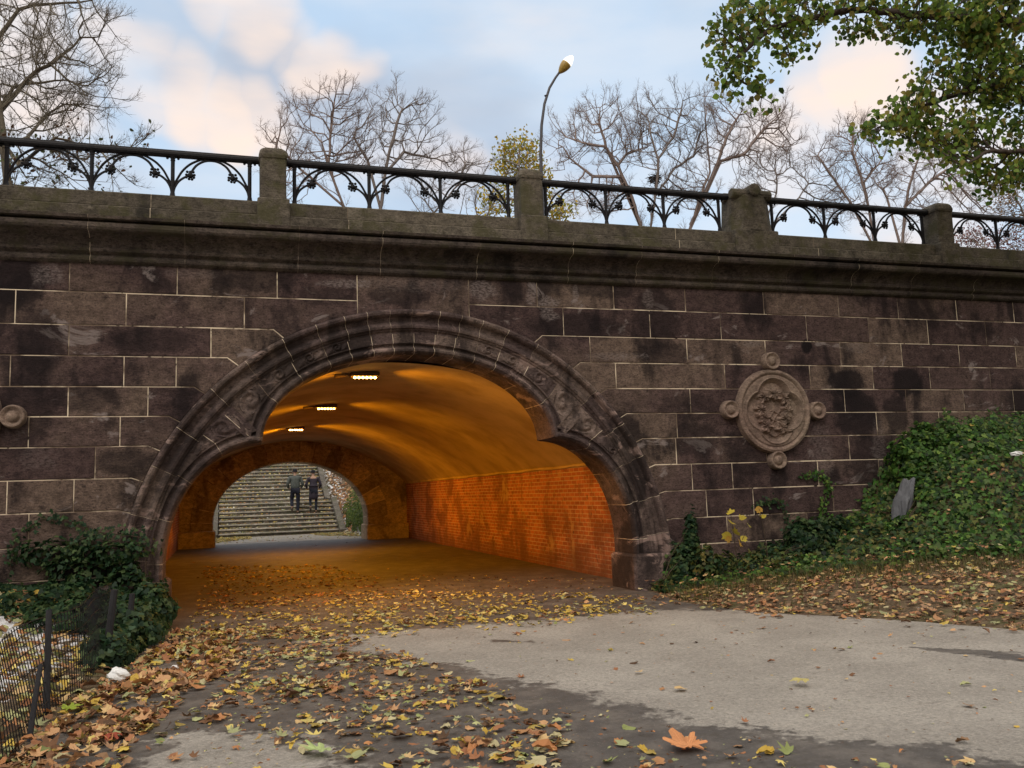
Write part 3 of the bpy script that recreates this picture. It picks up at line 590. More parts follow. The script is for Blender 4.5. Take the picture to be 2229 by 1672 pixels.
# medallions: part of the bridge
def medallion(cx, cz, label):
    NR, NT = 90, 300; R_ = .585; rows = []
    lv = [(-.16, .20, 35), (.0, .24, 0), (.17, .18, -30), (-.22, .02, 100), (.22, .0, 80), (-.17, -.10, 150), (.17, -.12, 30), (-.14, -.22, 210), (.12, -.24, -20)]
    def quat(x, z):   # signed distance to quatrefoil
        d = min(math.hypot(x, z - .19), math.hypot(x, z + .19), math.hypot(x - .19, z), math.hypot(x + .19, z)); return d - .265
    def hgt(x, z):
        r = math.hypot(x, z); q = quat(x, z)
        h = .055 + .012 * math.exp(-((r - .555) / .02) ** 2) - .015 * math.exp(-((r - .515) / .012) ** 2)
        if q < .028: h += .014 * math.exp(-((q - .014) / .010) ** 2)
        if q < 0: h = .055 - min(.062, .062 * (-q) / .05)
        f = 0
        for (lx, lz, an) in lv:
            a_ = math.radians(an); dx, dz = x - lx, z - lz; u = dx * math.cos(a_) + dz * math.sin(a_); v = -dx * math.sin(a_) + dz * math.cos(a_)
            rr_ = math.hypot(u / .125, v / .085); th = math.atan2(v, u)
            e = 1 - rr_ / (1 + .22 * math.cos(5 * th)); 
            if e > 0: f = max(f, (.062 + .014 * math.cos(10 * th)) * min(1, e * 4.5) - .028 * math.exp(-(v / .007) ** 2) * min(1, e * 3))
        for sx_ in (-1, 1):      # ribbons crossing
            for c0 in (.0, .13):
                dd = abs(z + c0 - sx_ * x * .9 - .03 * math.sin(18 * x)); 
                if abs(x) < .20 and dd < .022 and z < 0: f = max(f, .030 * (1 - dd / .022))
        rg = math.hypot(x, z + .275); th = math.atan2(z + .275, x)
        if abs(rg - .085) < .02 and z < -.24: f = max(f, .045 * (1 - abs(rg - .085) / .02) * (.6 + .4 * math.cos(22 * th)))
        return h + f if q < .01 else h
    for i in range(NR + 1):
        r = R_ * i / NR; rows.append([(cx + r * math.cos(2 * math.pi * k / NT), -hgt(r * math.cos(2 * math.pi * k / NT), r * math.sin(2 * math.pi * k / NT)) - .03, cz + r * math.sin(2 * math.pi * k / NT)) for k in range(NT)])
    rows.append([(cx + (R_ + .008) * math.cos(2 * math.pi * k / NT), -.07, cz + (R_ + .008) * math.sin(2 * math.pi * k / NT)) for k in range(NT)])
    rows.append([(cx + (R_ + .02) * math.cos(2 * math.pi * k / NT), .02, cz + (R_ + .02) * math.sin(2 * math.pi * k / NT)) for k in range(NT)])
    mb = MB(); mb.grid(rows, 0, .6, close=True); me = mb.build('carved_medallion', M_MED, br, smooth=False); me['label'] = label
    for dx, dz in ((0, .715), (0, -.70), (-.715, .02), (.715, .0)):
        pr = [(.0, -.105), (.035, -.10), (.058, -.085), (.066, -.065), (.078, -.062), (.098, -.085), (.112, -.10), (.122, -.092), (.128, -.06), (.132, .02)]
        mb = MB(); nn = 32; mb.grid([[(cx + dx + max(r, .001) * math.cos(2 * math.pi * k / nn), y - .02, cz + dz + max(r, .001) * math.sin(2 * math.pi * k / nn)) for k in range(nn)] for r, y in pr], 0, .6, close=True)
        o = mb.build('round_boss', M_MED, None, smooth=True); o.parent = me; o.matrix_parent_inverse = Matrix.Translation(-Vector(br.location)) @ Matrix.Translation(Vector(br.location))
medallion(7.43, 2.36, 'round carved quatrefoil of leaves and ribbons with four bosses, right of the arch')
medallion(-2.93, 2.34, 'medallion whose right boss alone enters the picture, left of the arch')
# ------------------------------------------------------------------ railings
def railing(x0, x1, posts, label, first):
    t = empty('iron_railing', ((x0 + x1) / 2, .14, 4.985), label, 'railing', 'iron railing bays on the parapet')
    y = .14; zb, zr = 4.98, 5.50
    b_ = MB()
    pr = [(-.035, zr), (-.05, zr + .02), (-.05, zr + .045), (-.035, zr + .06), (-.03, zr + .078), (.03, zr + .078), (.035, zr + .06), (.05, zr + .045), (.05, zr + .02), (.035, zr)]
    b_.grid([[(x, y + a_, z) for a_, z in pr] for x in (x0, x1)], close=True); b_.build('handrail', M_IRON, t)
    for x in posts:
        b_ = MB()
        b_.tube([(x, y, zb), (x, y, zb + .02)], .038, 8); b_.tube([(x, y, zb + .02), (x, y, zb + .045), (x, y, zb + .075)], [.038, .030, .026], 8)
        b_.tube([(x, y, zb + .07), (x, y, zr - .055)], .0235, 8); b_.tube([(x, y, zr - .06), (x, y, zr - .045), (x, y, zr - .03), (x, y, zr)], [.021, .03, .024, .04], 8)
        for s_ in (-1, 1): b_.ball((x + s_ * .062, y, zr - .018), .017, 6); b_.tube([(x, y, zr - .006), (x + s_ * .075, y, zr - .006)], .010, 5)
        b_.build('post', M_IRON, t)
    for a_, c_ in zip(posts[:-1], posts[1:]):
        w_ = c_ - a_; b_ = MB(); zh = zr - zb
        for s_, o_ in ((1, a_), (-1, c_)):
            f_ = lambda pts: [(o_ + s_ * u * w_, y, zb + v * zh) for u, v in pts]
            def crv(pts, n=5):
                o2 = []
                P_ = [pts[0]] + pts + [pts[-1]]
                for i in range(1, len(P_) - 2):
                    for k in range(n):
                        t_ = k / n; p0, p1, p2, p3 = map(np.array, P_[i - 1:i + 3])
                        o2.append(tuple(.5 * ((2 * p1) + (-p0 + p2) * t_ + (2 * p0 - 5 * p1 + 4 * p2 - p3) * t_ ** 2 + (-p0 + 3 * p1 - 3 * p2 + p3) * t_ ** 3)))
                return o2 + [pts[-1]]
            b_.tube(f_(crv([(.018, .34), (.06, .48), (.125, .68), (.22, .85), (.33, .96), (.40, 1.0)])), .0145, 6)
            b_.tube(f_(crv([(.228, .60), (.25, .70), (.30, .83), (.37, .92), (.44, .965), (.505, .975)])), [.011] + [.015] * 25, 6)
            b_.tube(f_(crv([(.01, .14), (.025, .26), (.06, .38), (.10, .46), (.155, .53), (.21, .57)])), .0145, 6)
        b_.build('arched_scroll', M_IRON, t)
        for s_, o_ in ((1, a_), (-1, c_)):
            q = MB(); cxb, czb = o_ + s_ * .225 * w_, zb + .585 * zh
            q.ball((cxb, y, czb), .036, 8)
            for k in range(9):
                an = k * 2 * math.pi / 9 + .2; rr_ = .046 + .008 * (k % 2); q.ball((cxb + rr_ * math.cos(an), y + .006 * (-1) ** k, czb + rr_ * math.sin(an)), .018, 6)
            q.build('leaf_boss', M_IRON, t)
    return t
bays = []
LB = ['leftmost bay of black iron railing, in front of the bare tree at the left edge', 'black iron railing bay between the first pillar and the pillar beside the street lamp', 'black iron railing bay between the lamp pillar and the wide main pillar', 'black iron railing bay between the wide main pillar and the next pillar to its right', 'black iron railing bay at the right edge, in front of the red bushes']
for i in range(5):
    x0, x1 = PX[i] + (.33 if i in (0, 3) else .15), PX[i + 1] - (.33 if i + 1 in (0, 3) else .15)
    a_, c_ = x0 + .13, x1 - .13; n_ = 3 if (c_ - a_) > 2 else 2
    a_ = x0 + .115; c_ = x1 - .125
    railing(x0 - .06, x1 + .06, [a_ + (c_ - a_) * k / 3 for k in range(4)], LB[i], i == 0)
# ------------------------------------------------------------------ tunnel lamps
TL = [((1.86, 1.50, 2.98), 'sodium lamp nearest the arch mouth, on the tunnel ceiling'), ((1.80, 6.0, 2.98), 'middle one of the three orange sodium lamps on the tunnel ceiling'), ((1.63, 11.3, 2.98), 'deepest of the three orange sodium lamps, above the far portal')]
for (x, y, z), lb in TL:
    t = empty('tunnel_lamp', (x, y, z + .08), lb, 'ceiling lamp', 'sodium lamps along the tunnel ceiling')
    b_ = MB(); b_.box(x - .20, x + .20, y - .10, y + .12, z + .035, z + .095, b=.012); b_.build('housing', M_HOUS, t)
    b_ = MB(); b_.tube([(x - .42, y, z + .06), (x - .40, y, z + .06), (x - .2, y, z + .06)], [.045, .045, .012], 8); b_.build('junction_box', M_HOUS, t)
    for k in range(6):
        b_ = MB(); b_.ball((x - .14 + .056 * k, y - .03, z + .018), .020, 8, sc=(1.1, 1, .8)); b_.build('bulb', M_SOD, t)
    for sg, en in ((1, 66), (-1, 40)):
        ld = bpy.data.lights.new('lamp_light', 'AREA'); ld.shape = 'RECTANGLE'; ld.size = .30; ld.size_y = .10; ld.energy = en * (1.7 if y > 10 else 1.0); ld.color = (1, .385, .010); ld.spread = math.radians(150)
        lo_ = bpy.data.objects.new('lamp_light', ld); COL.objects.link(lo_); lo_.parent = t; lo_.location = (.05 * sg, 0, -.12); lo_.rotation_euler = (0, -math.radians(36) * sg, 0)
# ------------------------------------------------------------------ street lamp on the bridge
t = empty('street_lamp', (5.5, 4, 4.55), 'tall curved street lamp, lit, rising behind the second pillar', 'street lamp')
pp = [at(a_ * S, b_ * S, 4.0) for a_, b_ in ((1172, 480), (1168, 330), (1170, 270), (1176, 225), (1187, 190), (1200, 168), (1211, 153))]
pl = [(pp[0][0], 4, 4.5)] + [tuple(q) for q in pp]
b_ = MB(); b_.tube(pl, [.06, .042, .030, .028, .026, .024, .022, .022], 10); b_.ball(tuple(at(1179 * S, 207 * S, 4)), .034, 6, sc=(1, 1, .5)); b_.build('pole', M_POLE, t, smooth=True)
a0 = Vector(at(1208 * S, 158 * S, 4)); a1 = Vector(at(1237 * S, 121 * S, 3.9)); ax = (a1 - a0).normalized(); up = Vector((0, -.5, .0)); up = (up - ax * up.dot(ax)).normalized(); sd_ = ax.cross(up); Ln = (a1 - a0).length
def egg(mb, k0, k1, f, mi=0):
    rows = []
    for i in range(11):
        u = k0 + (k1 - k0) * i / 10; r = .098 * math.sin(math.pi * min(1, u * .95 + .045) ** 1.12) ** .62 * f; c = a0 + ax * (u * Ln)
        rows.append([c + (sd_ * math.cos(k * math.pi / 7) * r + up * math.sin(k * math.pi / 7) * r * .9) for k in range(14)])
    mb.grid(rows, mi, .5, close=True); mb.poly(rows[0][::-1]); mb.poly(rows[-1])
b_ = MB(); egg(b_, 0, .56, 1.0); b_.build('lamp_head', M_HEAD, t, smooth=True)
b_ = MB(); egg(b_, .55, .98, .985); b_.build('lit_lens', M_LENS, t, smooth=True)
# ------------------------------------------------------------------ stairs beyond the tunnel
st = empty('stone_staircase', (2, STY, 0), 'wide mossy stone stairs climbing beyond the tunnel, strewn with leaves', 'stairs')
RIS, TRD = .151, .33
def stair_kerb(x0, x1, y0, z0, y1, z1):
    b_ = MB(); c = [(x0, y0, z0 - .5), (x1, y0, z0 - .5), (x1, y0, z0 + .12), (x0, y0, z0 + .12)]; d_ = [(x0, y1, z1 - .5), (x1, y1, z1 - .5), (x1, y1, z1 + .12), (x0, y1, z1 + .12)]
    b_.grid([c, d_], close=True); b_.poly(c); b_.poly(d_[::-1]); b_.build('side_kerb', M_STEP, st)
SK = .06   # the flight is turned a little
for f_, (y0, z0, n_) in enumerate(((STY, 0, 8), (STY + 8 * TRD + 1.0, 8 * RIS, 15))):
    for k in range(n_):
        b_ = MB(); ya, zt = y0 + k * TRD, z0 + (k + 1) * RIS; depth = TRD + .03 if k < n_ - 1 else 1.4; xa, xb = (-.22, 4.1) if f_ == 0 else (-.3, 3.92)
        js = sorted([xa] + [xa + (xb - xa) * q for q in (random.uniform(.15, .4), random.uniform(.5, .85))] + [xb])
        for x0, x1 in zip(js[:-1], js[1:]):
            d0, d1 = SK * (x0 - 2), SK * (x1 - 2); e = .02; u = random.random(); x0 += .004; x1 -= .004
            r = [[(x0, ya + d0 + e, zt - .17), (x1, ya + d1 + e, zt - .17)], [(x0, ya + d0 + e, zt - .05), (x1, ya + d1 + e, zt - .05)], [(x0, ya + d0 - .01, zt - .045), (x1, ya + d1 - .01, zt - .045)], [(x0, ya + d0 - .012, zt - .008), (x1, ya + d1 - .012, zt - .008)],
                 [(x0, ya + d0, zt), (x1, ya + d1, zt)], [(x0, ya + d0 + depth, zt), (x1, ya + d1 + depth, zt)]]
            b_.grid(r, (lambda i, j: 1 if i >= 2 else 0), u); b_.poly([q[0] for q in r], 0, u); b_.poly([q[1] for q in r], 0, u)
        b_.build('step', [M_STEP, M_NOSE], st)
stair_kerb(4.1, 4.32, STY - .3, .02, STY + 2.7, 1.25); stair_kerb(3.95, 4.15, STY + 3.4, 1.2, STY + 9, 3.65); stair_kerb(-.48, -.25, STY - .4, .02, STY + 2.7, 1.25); stair_kerb(-.55, -.32, STY + 3.4, 1.2, STY + 9, 3.65)
# ------------------------------------------------------------------ foliage tools
IVY = np.array([(0, 0, 0), (.42, .05, .05), (.5, .45, .0), (.22, .5, .06), (0, 1.0, -.05), (-.22, .5, .06), (-.5, .45, 0), (-.42, .05, .05)]) - [0, .4, 0]
IVF = [(0, 1, 2, 3), (0, 3, 4, 5), (0, 5, 6, 7)]
OVAL = np.array([(0, 0, 0), (.28, .3, .08), (.22, .7, .08), (0, 1.0, -.05), (-.22, .7, .08), (-.28, .3, .08)]) ; OVF = [(0, 1, 2, 3), (0, 3, 4, 5)]
def maple():
    pts = []
    for k in range(9):
        an = math.radians(-90 + 40 * k + 20); r = [.42, .62, .8, .75, 1.0, .75, .8, .62, .42][k] * .58 if True else 0
        pts.append((r * math.cos(an), r * math.sin(an)))
    o = [(0, -.42)]
    lob = [(-55, .50), (-10, .72), (40, .86), (90, 1.0), (140, .86), (190, .72), (235, .50)]; dip = [(-32, .54), (15, .64), (66, .72), (114, .72), (165, .64), (212, .54)]
    o = []
    for i, (a_, r) in enumerate(lob):
        o.append((r * .55 * math.cos(math.radians(a_)), r * .55 * math.sin(math.radians(a_))))
        if i < 6: a2, r2 = dip[i]; o.append((r2 * .5 * math.cos(math.radians(a2)), r2 * .5 * math.sin(math.radians(a2))))
    o.append((.0, -.12)); return o
MP = maple(); NM = len(MP)
def mapleverts(curl, tw):
    v = [(0, .0, -.0)]
    for i, (x, y) in enumerate(MP):
        j = 1 + .22 * math.sin(i * 2.7 + curl * 40 + tw * 17); x, y = x * j * (1.05 if curl > 0 else .8), y * j
        r2 = x * x + y * y; v.append((x, y, curl * r2 * 1.1 + tw * x * y * 1.4 + tw * .06 * math.sin(9 * x)))
    return np.array(v)
MPF = [(0, 1 + i, 1 + (i + 1) % NM) for i in range(NM)]
def rotmats(nrm, spin):
    """frames whose z axis is nrm, spun about it"""
    nrm = nrm / np.linalg.norm(nrm, axis=1, keepdims=True); ref = np.where(np.abs(nrm[:, 2:3]) > .9, np.array([[1., 0, 0]]), np.array([[0, 0, 1.]]))
    u = np.cross(ref, nrm); u /= np.linalg.norm(u, axis=1, keepdims=True); v = np.cross(nrm, u)
    c, s = np.cos(spin)[:, None], np.sin(spin)[:, None]; return np.stack([u * c + v * s, -u * s + v * c, nrm], 2)
def scatter(name, shape, faces, P, Nn, size, cols, mat_, parent=None, spin=None):
    n = len(P)
    if spin is None: spin = RNG.uniform(0, 2 * np.pi, n)
    Rm = rotmats(Nn, spin); k = len(shape) if shape.ndim == 2 else shape.shape[1]
    sh = shape[None] if shape.ndim == 2 else shape
    V = np.einsum('nij,nkj->nki', Rm, np.broadcast_to(sh, (n, k, 3)) * size[:, None, None]) + P[:, None]
    Fa = np.array(faces); Fc = (Fa[None] + (np.arange(n) * k)[:, None, None]).reshape(-1, Fa.shape[1])
    return npmesh(name, V.reshape(-1, 3), Fc, mat_, parent, col=np.repeat(cols, len(faces), 0))
def pal(n, cs, w=None, var=.25):
    cs = np.array(cs); i = RNG.choice(len(cs), n, p=None if w is None else np.array(w) / sum(w)); return np.clip(cs[i] * RNG.uniform(1 - var, 1 + var, (n, 1)), 0, 1)
GREEN = [(.038, .105, .018), (.060, .150, .026), (.090, .20, .035), (.16, .25, .05), (.018, .05, .014)]
DKGREEN = [(.014, .042, .020), (.026, .066, .028), (.045, .095, .034), (.080, .125, .045)]
OLIVE = [(.09, .12, .030), (.14, .16, .04), (.20, .18, .055), (.08, .08, .03)]
TAN = [(.42, .22, .10), (.55, .32, .16), (.34, .15, .07), (.60, .42, .20), (.30, .18, .10), (.48, .22, .09)]
YEL = [(.62, .46, .09), (.55, .38, .07), (.68, .56, .18), (.40, .30, .08)]
PALE = [(.42, .43, .20), (.34, .36, .18), (.50, .45, .26), (.26, .30, .11)]
def ivy_patch(name, label, cat, pts, nrm, size, cs, stems=True, wts=None, kind=None, group=None, var=.35):
    pts = np.array(pts); nrm = np.array(nrm) + RNG.normal(0, .45, pts.shape)
    n = len(pts); sz = RNG.uniform(*size, n); c = pal(n, cs, wts, var)
    if kind:
        o = scatter(name, IVY, IVF, pts, nrm, sz, c, M_LEAF); return tag(o, label, cat, group, kind)
    base = pts[np.argmin(pts[:, 2])]; t = empty(name, tuple(base), label, cat, group)
    scatter('leaves', IVY, IVF, pts, nrm, sz, c, M_LEAF, t)
    if stems:
        b_ = MB(); ii = RNG.choice(n, min(n, 26), replace=False)
        for i in ii:
            q = pts[i]; m_ = (q + base) / 2 + RNG.normal(0, .04, 3); e = base
            b_.tube([tuple(e), tuple((e + q) / 2 + RNG.normal(0, .03, 3)), tuple(q)], [.008, .006, .003], 4)
        b_.build('stems', M_VINE, t)
    return t
# ------------------------------------------------------------------ ground cover on the right bank
def surf(x, y, lift): return np.stack([x, y, hz(x, y) + lift], 1)
def snrm(x, y):
    e = .08; zx = (hz(x + e, y) - hz(x - e, y)) / (2 * e); zy = (hz(x, y + e) - hz(x, y - e)) / (2 * e); return np.stack([-zx, -zy, np.ones_like(zx)], 1)
n = 82000; x = RNG.uniform(5.3, 15, n); y = RNG.uniform(-6.2, -.03, n)
sr = x - interp(RE, y); bnd = np.interp(x, [5.3, 6.5, 7.5, 8.5, 9.5, 11, 15], [-.85, -1.2, -1.9, -2.8, -3.8, -5.0, -6.8]) + .25 * vnoise(x, y, 3, 4)
dens = sst(-.25, .25, y - bnd) * (.55 + .45 * np.clip(vnoise(x, y, 1.6, 9) + .6, 0, 1))
k = RNG.random(n) < dens; x, y = x[k], y[k]; thick = .05 + .16 * sst(7.3, 9, x) * RNG.random(len(x)) + .30 * np.clip(vnoise(x, y, 3.3, 3), 0, 1) ** 1.5 * sst(6, 8, x) + .14 * np.clip(vnoise(x, y, 6, 5), 0, 1) + .3 * sst(-.6, -.1, y) * np.clip(vnoise(x, y * 0, 2.6, 1) + .3, 0, 1) * (x < 8.6)
P_ = surf(x, y, thick * RNG.random(len(x)) + .02); Nn = snrm(x, y) + RNG.normal(0, .5, P_.shape) + [0, -.5, 0]
br_ = np.clip(vnoise(x, y, 1.1, 2) * .8 + .45 + .35 * sst(7.5, 9, x) - .3 * sst(10.5, 12, x), 0, 1); cl = np.where((RNG.random(len(x)) < br_)[:, None], pal(len(x), GREEN + [(.10, .16, .05)], None, .4), pal(len(x), OLIVE + DKGREEN, None, .4))
tag(scatter('ivy_ground_cover', IVY, IVF, P_, Nn, RNG.uniform(.03, .085, len(x)), cl * (.7 + .6 * RNG.random((len(x), 1))), M_LEAF), 'green ivy carpeting the bank right of the arch up against the wall', 'ivy', kind='stuff')
# dry grass along the foot of the bank
n = 60000; x = RNG.uniform(4.9, 11, n); y = RNG.uniform(-6, -.2, n); sr = x - interp(RE, y); bnd = np.interp(x, [5.3, 6.5, 7.5, 8.5, 9.5, 11], [-.85, -1.2, -1.9, -2.8, -3.8, -5.0])
d_ = np.exp(-((y - bnd + .25) / .45) ** 2) + .12 * (vnoise(x, y, 3, 1) > .2); k = (RNG.random(n) < d_) & (sr > .1); x, y = x[k], y[k]; n = len(x)
B = surf(x, y, 0); ln = RNG.uniform(.05, .15, n); an = RNG.uniform(0, 2 * np.pi, n); tip = B + np.stack([np.cos(an) * ln * .6, np.sin(an) * ln * .6, ln], 1); wd = np.stack([-np.sin(an), np.cos(an), 0 * an], 1) * .004
V = np.stack([B - wd, B + wd, tip], 1).reshape(-1, 3); tag(npmesh('dry_grass', V, np.arange(3 * n).reshape(-1, 3), M_LEAF, col=pal(n, [(.16, .14, .05), (.22, .18, .08), (.09, .12, .03), (.12, .09, .05)], None, .3)), 'short dry grass between the ivy and the fallen leaves', 'grass', kind='stuff')
# ------------------------------------------------------------------ ivy plants as things
def blobpts(c, r, n, shell=.55, flat_=None):
    u = RNG.normal(0, 1, (n, 3)); u /= np.linalg.norm(u, axis=1, keepdims=True); rad = shell + (1 - shell) * RNG.random(n) ** .6
    lump = 1 + .22 * np.sin(u[:, 0] * 5 + c[0] * 3) * np.cos(u[:, 2] * 6) + .1 * np.sin(u[:, 1] * 9)
    P = np.array(c) + u * rad[:, None] * np.array(r) * lump[:, None]; P[:, 1] = np.minimum(P[:, 1], -.03) if c[1] < 0 else P[:, 1]
    g_ = hz(P[:, 0], P[:, 1]); P[:, 2] = np.maximum(P[:, 2], g_ + .02); return P, u + [0, 0, .35]
def ivybush(label, blobs, size=(.045, .08), cs=DKGREEN, wts=None, name='ivy_shrub', cat='ivy'):
    Ps, Ns = [], []
    for c, r, n in blobs: a_, b_ = blobpts(c, r, n); Ps.append(a_); Ns.append(b_)
    return ivy_patch(name, label, cat, np.concatenate(Ps), np.concatenate(Ns), size, cs, wts=wts)
ivybush('ivy heaped against the wall left of the arch, above the wire fence', [((-1.6, -.15, .15), (.5, .2, .34), 1100), ((-2.5, -.15, .22), (.6, .25, .36), 1100), ((-1.15, -.2, .82), (.42, .05, .12), 230), ((-1.75, -.1, .85), (.42, .07, .16), 260), ((-1.4, -.12, .55), (.5, .07, .28), 520), ((-1.0, -.2, .5), (.2, .08, .25), 260), ((-.98, -.2, .2), (.2, .16, .25), 420), ((-1.9, -.5, .28), (1.0, .5, .26), 2000), ((-1.4, -.9, .22), (.5, .5, .2), 900)])
ivybush('ivy tangle half covering the grey boulder on the right bank', [((8.95, -1.2, 1.0), (.16, .12, .22), 260), ((8.50, -1.15, .72), (.22, .12, .12), 220)], cs=GREEN)
ivybush('low dark ivy bush spilling over the left foot of the arch beside the path', [((-.86, -1.2, .12), (.30, .8, .30), 2600), ((-.95, -2.2, .08), (.22, .7, .22), 1500), ((-.75, -.45, .22), (.25, .35, .32), 1400)], cs=DKGREEN + [(.06, .11, .06)])
ivybush('dark ivy climbing at the right foot of the arch, beside the stone plinth', [((5.78, -.25, .25), (.28, .22, .38), 1500), ((5.95, -.15, .55), (.12, .08, .5), 500), ((5.6, -.5, .08), (.35, .2, .14), 600)])
ivybush('low loose shrubs along the wall foot between the arch and the yellow sapling', [((6.25, -.35, .22), (.35, .25, .24), 700), ((6.6, -.6, .22), (.35, .3, .2), 600), ((5.95, -.45, .3), (.22, .2, .3), 500), ((7.0, -.7, .25), (.35, .3, .2), 600)], cs=DKGREEN + OLIVE, size=(.035, .075), name='low_shrub', cat='shrub')
ivybush('rounded dark green bush against the wall below the carved medallion', [((7.6, -.40, .52), (.36, .30, .36), 1900), ((7.2, -.3, .3), (.3, .2, .22), 600), ((6.7, -.25, .2), (.3, .15, .2), 450), ((8.1, -.3, .6), (.3, .2, .3), 500)], cs=DKGREEN)
ivybush('tallest mound of bright green ivy on the right bank', [((9.6, -.5, 1.62), (.55, .4, .40), 2600), ((9.3, -.7, 1.15), (.35, .35, .45), 1300), ((9.75, -.35, 1.95), (.22, .15, .22), 300), ((10.3, -1.1, 1.35), (.7, .5, .28), 1600)], cs=GREEN + [(.09, .16, .045)], size=(.05, .09))
def vine(label, path, n, spread=.035, size=(.03, .055), cs=DKGREEN):
    pts = [np.array(p_) for p_ in path]; seg = [np.linalg.norm(b_ - a_) for a_, b_ in zip(pts[:-1], pts[1:])]; cum = np.cumsum([0] + seg); tt = RNG.uniform(0, cum[-1], n)
    P = np.stack([np.interp(tt, cum, [p_[i] for p_ in pts]) for i in range(3)], 1) + RNG.normal(0, spread, (n, 3)); P[:, 1] = np.minimum(P[:, 1], -.02 if path[0][1] > -.1 else 99)
    t = empty('climbing_vine', tuple(pts[0]), label, 'vine'); scatter('leaves', IVY, IVF, P, np.tile([0, -1, .2], (n, 1)) + RNG.normal(0, .3, (n, 3)), RNG.uniform(*size, n), pal(n, cs, None, .35), M_LEAF, t)
    b_ = MB(); b_.tube(path, .006, 5); b_.build('stem', M_VINE, t)
vine('arching ivy vine on the wall left of the arch', [(-1.05, -.04, .3), (-1.35, -.04, .9), (-1.55, -.04, 1.18), (-1.9, -.04, 1.22), (-2.15, -.04, 1.05), (-2.2, -.04, .7)], 190)
vine('leafy ivy strand reaching from the wall across the left arch moulding', [(-1.6, -.13, .95), (-1.3, -.15, 1.05), (-1.0, -.15, 1.0), (-.8, -.15, .95)], 150, .05)
vine('ivy strands rising on the wall between the medallion and the ivy mound', [(8.1, -.03, .7), (8.15, -.03, 1.0), (8.3, -.03, 1.3), (8.15, -.03, 1.45), (7.85, -.03, 1.42)], 170, cs=GREEN)
vine('thin ivy strand hooked over the wall right above the dark round bush', [(7.55, -.03, .7), (7.5, -.03, 1.0), (7.35, -.03, 1.12), (7.0, -.03, 1.05)], 90)
# yellow sapling
t = empty('young_sapling', (6.45, -.5, .15), 'thin sapling with a few big yellow leaves, in front of the wall', 'sapling'); b_ = MB()
b_.tube([(6.42, -.5, .05), (6.40, -.5, .5), (6.36, -.5, .95)], [.009, .007, .003], 5); b_.tube([(6.40, -.5, .45), (6.6, -.5, .75)], .004, 4); b_.build('stem', M_VINE, t); b_ = MB(); b_.tube([(6.9, -.5, .1), (6.85, -.5, .7), (6.8, -.5, 1.0)], [.008, .006, .003], 5); b_.build('stem', M_VINE, t)
P_ = np.array([(6.33, -.52, .98), (6.5, -.52, .90), (6.62, -.5, .80), (6.42, -.52, .72), (6.3, -.52, .62), (6.45, -.53, .58), (6.28, -.5, .66), (6.55, -.5, .62), (6.8, -.5, .98), (6.84, -.5, .90), (6.36, -.5, .85)])
scatter('leaves', mapleverts(.2, .3), MPF, P_, np.tile([0, -1., .8], (len(P_), 1)) + RNG.normal(0, .5, (len(P_), 3)), RNG.uniform(.11, .17, len(P_)), pal(len(P_), [(.60, .48, .07), (.48, .42, .08), (.62, .36, .06)]), M_LEAF, t)
# rock
def rock(name, label, cat, c, r, mat_, seed, n=14, rot=0, amp=.22):
    rows = []; rg = np.random.default_rng(seed); ph_ = rg.uniform(0, 6, 6)
    for i in range(n + 1):
        t_ = math.pi * (.02 + .96 * i / n); row = []
        for k in range(n * 2):
            p_ = k * math.pi / n; u = np.array([math.sin(t_) * math.cos(p_), math.sin(t_) * math.sin(p_), math.cos(t_)])
            f_ = 1 + amp * math.sin(3 * u[0] + ph_[0]) * math.cos(4 * u[1] + ph_[1]) + amp * .6 * math.sin(7 * u[2] + ph_[2] + 4 * u[0]) + amp * .35 * math.sin(13 * u[0] + ph_[3]) * math.cos(11 * u[2] + 9 * u[1])
            q = u * np.array(r) * f_; q = np.array([q[0] * math.cos(rot) + q[2] * math.sin(rot), q[1], -q[0] * math.sin(rot) + q[2] * math.cos(rot)]); row.append(tuple(np.array(c) + q))
        rows.append(row)
    b_ = MB(); b_.grid(rows, 0, .5, close=True); b_.poly(rows[0]); b_.poly(rows[-1][::-1]); return tag(b_.build(name, mat_), label, cat)
rock('boulder', 'grey boulder leaning half hidden under the ivy mound', 'rock', (8.72, -.98, 1.02), (.08, .14, .36), M_ROCK, 3, rot=.45, amp=.17)
rock('plastic_scrap', 'white scrap lying high on the ivy bank at the right', 'litter', (9.95, -1.75, 1.62), (.09, .05, .03), M_BAG, 5, 10)
rock('plastic_bag', 'crumpled white plastic bag lying at the end of the wire fence', 'litter', (-.76, -3.45, .065), (.075, .06, .06), M_BAG, 9, 12, amp=.16)
rock('plastic_bag', 'smaller scrap of white plastic among the leaves left of the arch foot', 'litter', (-.37, -3.15, .035), (.032, .03, .024), M_BAG, 11, 10, amp=.2)
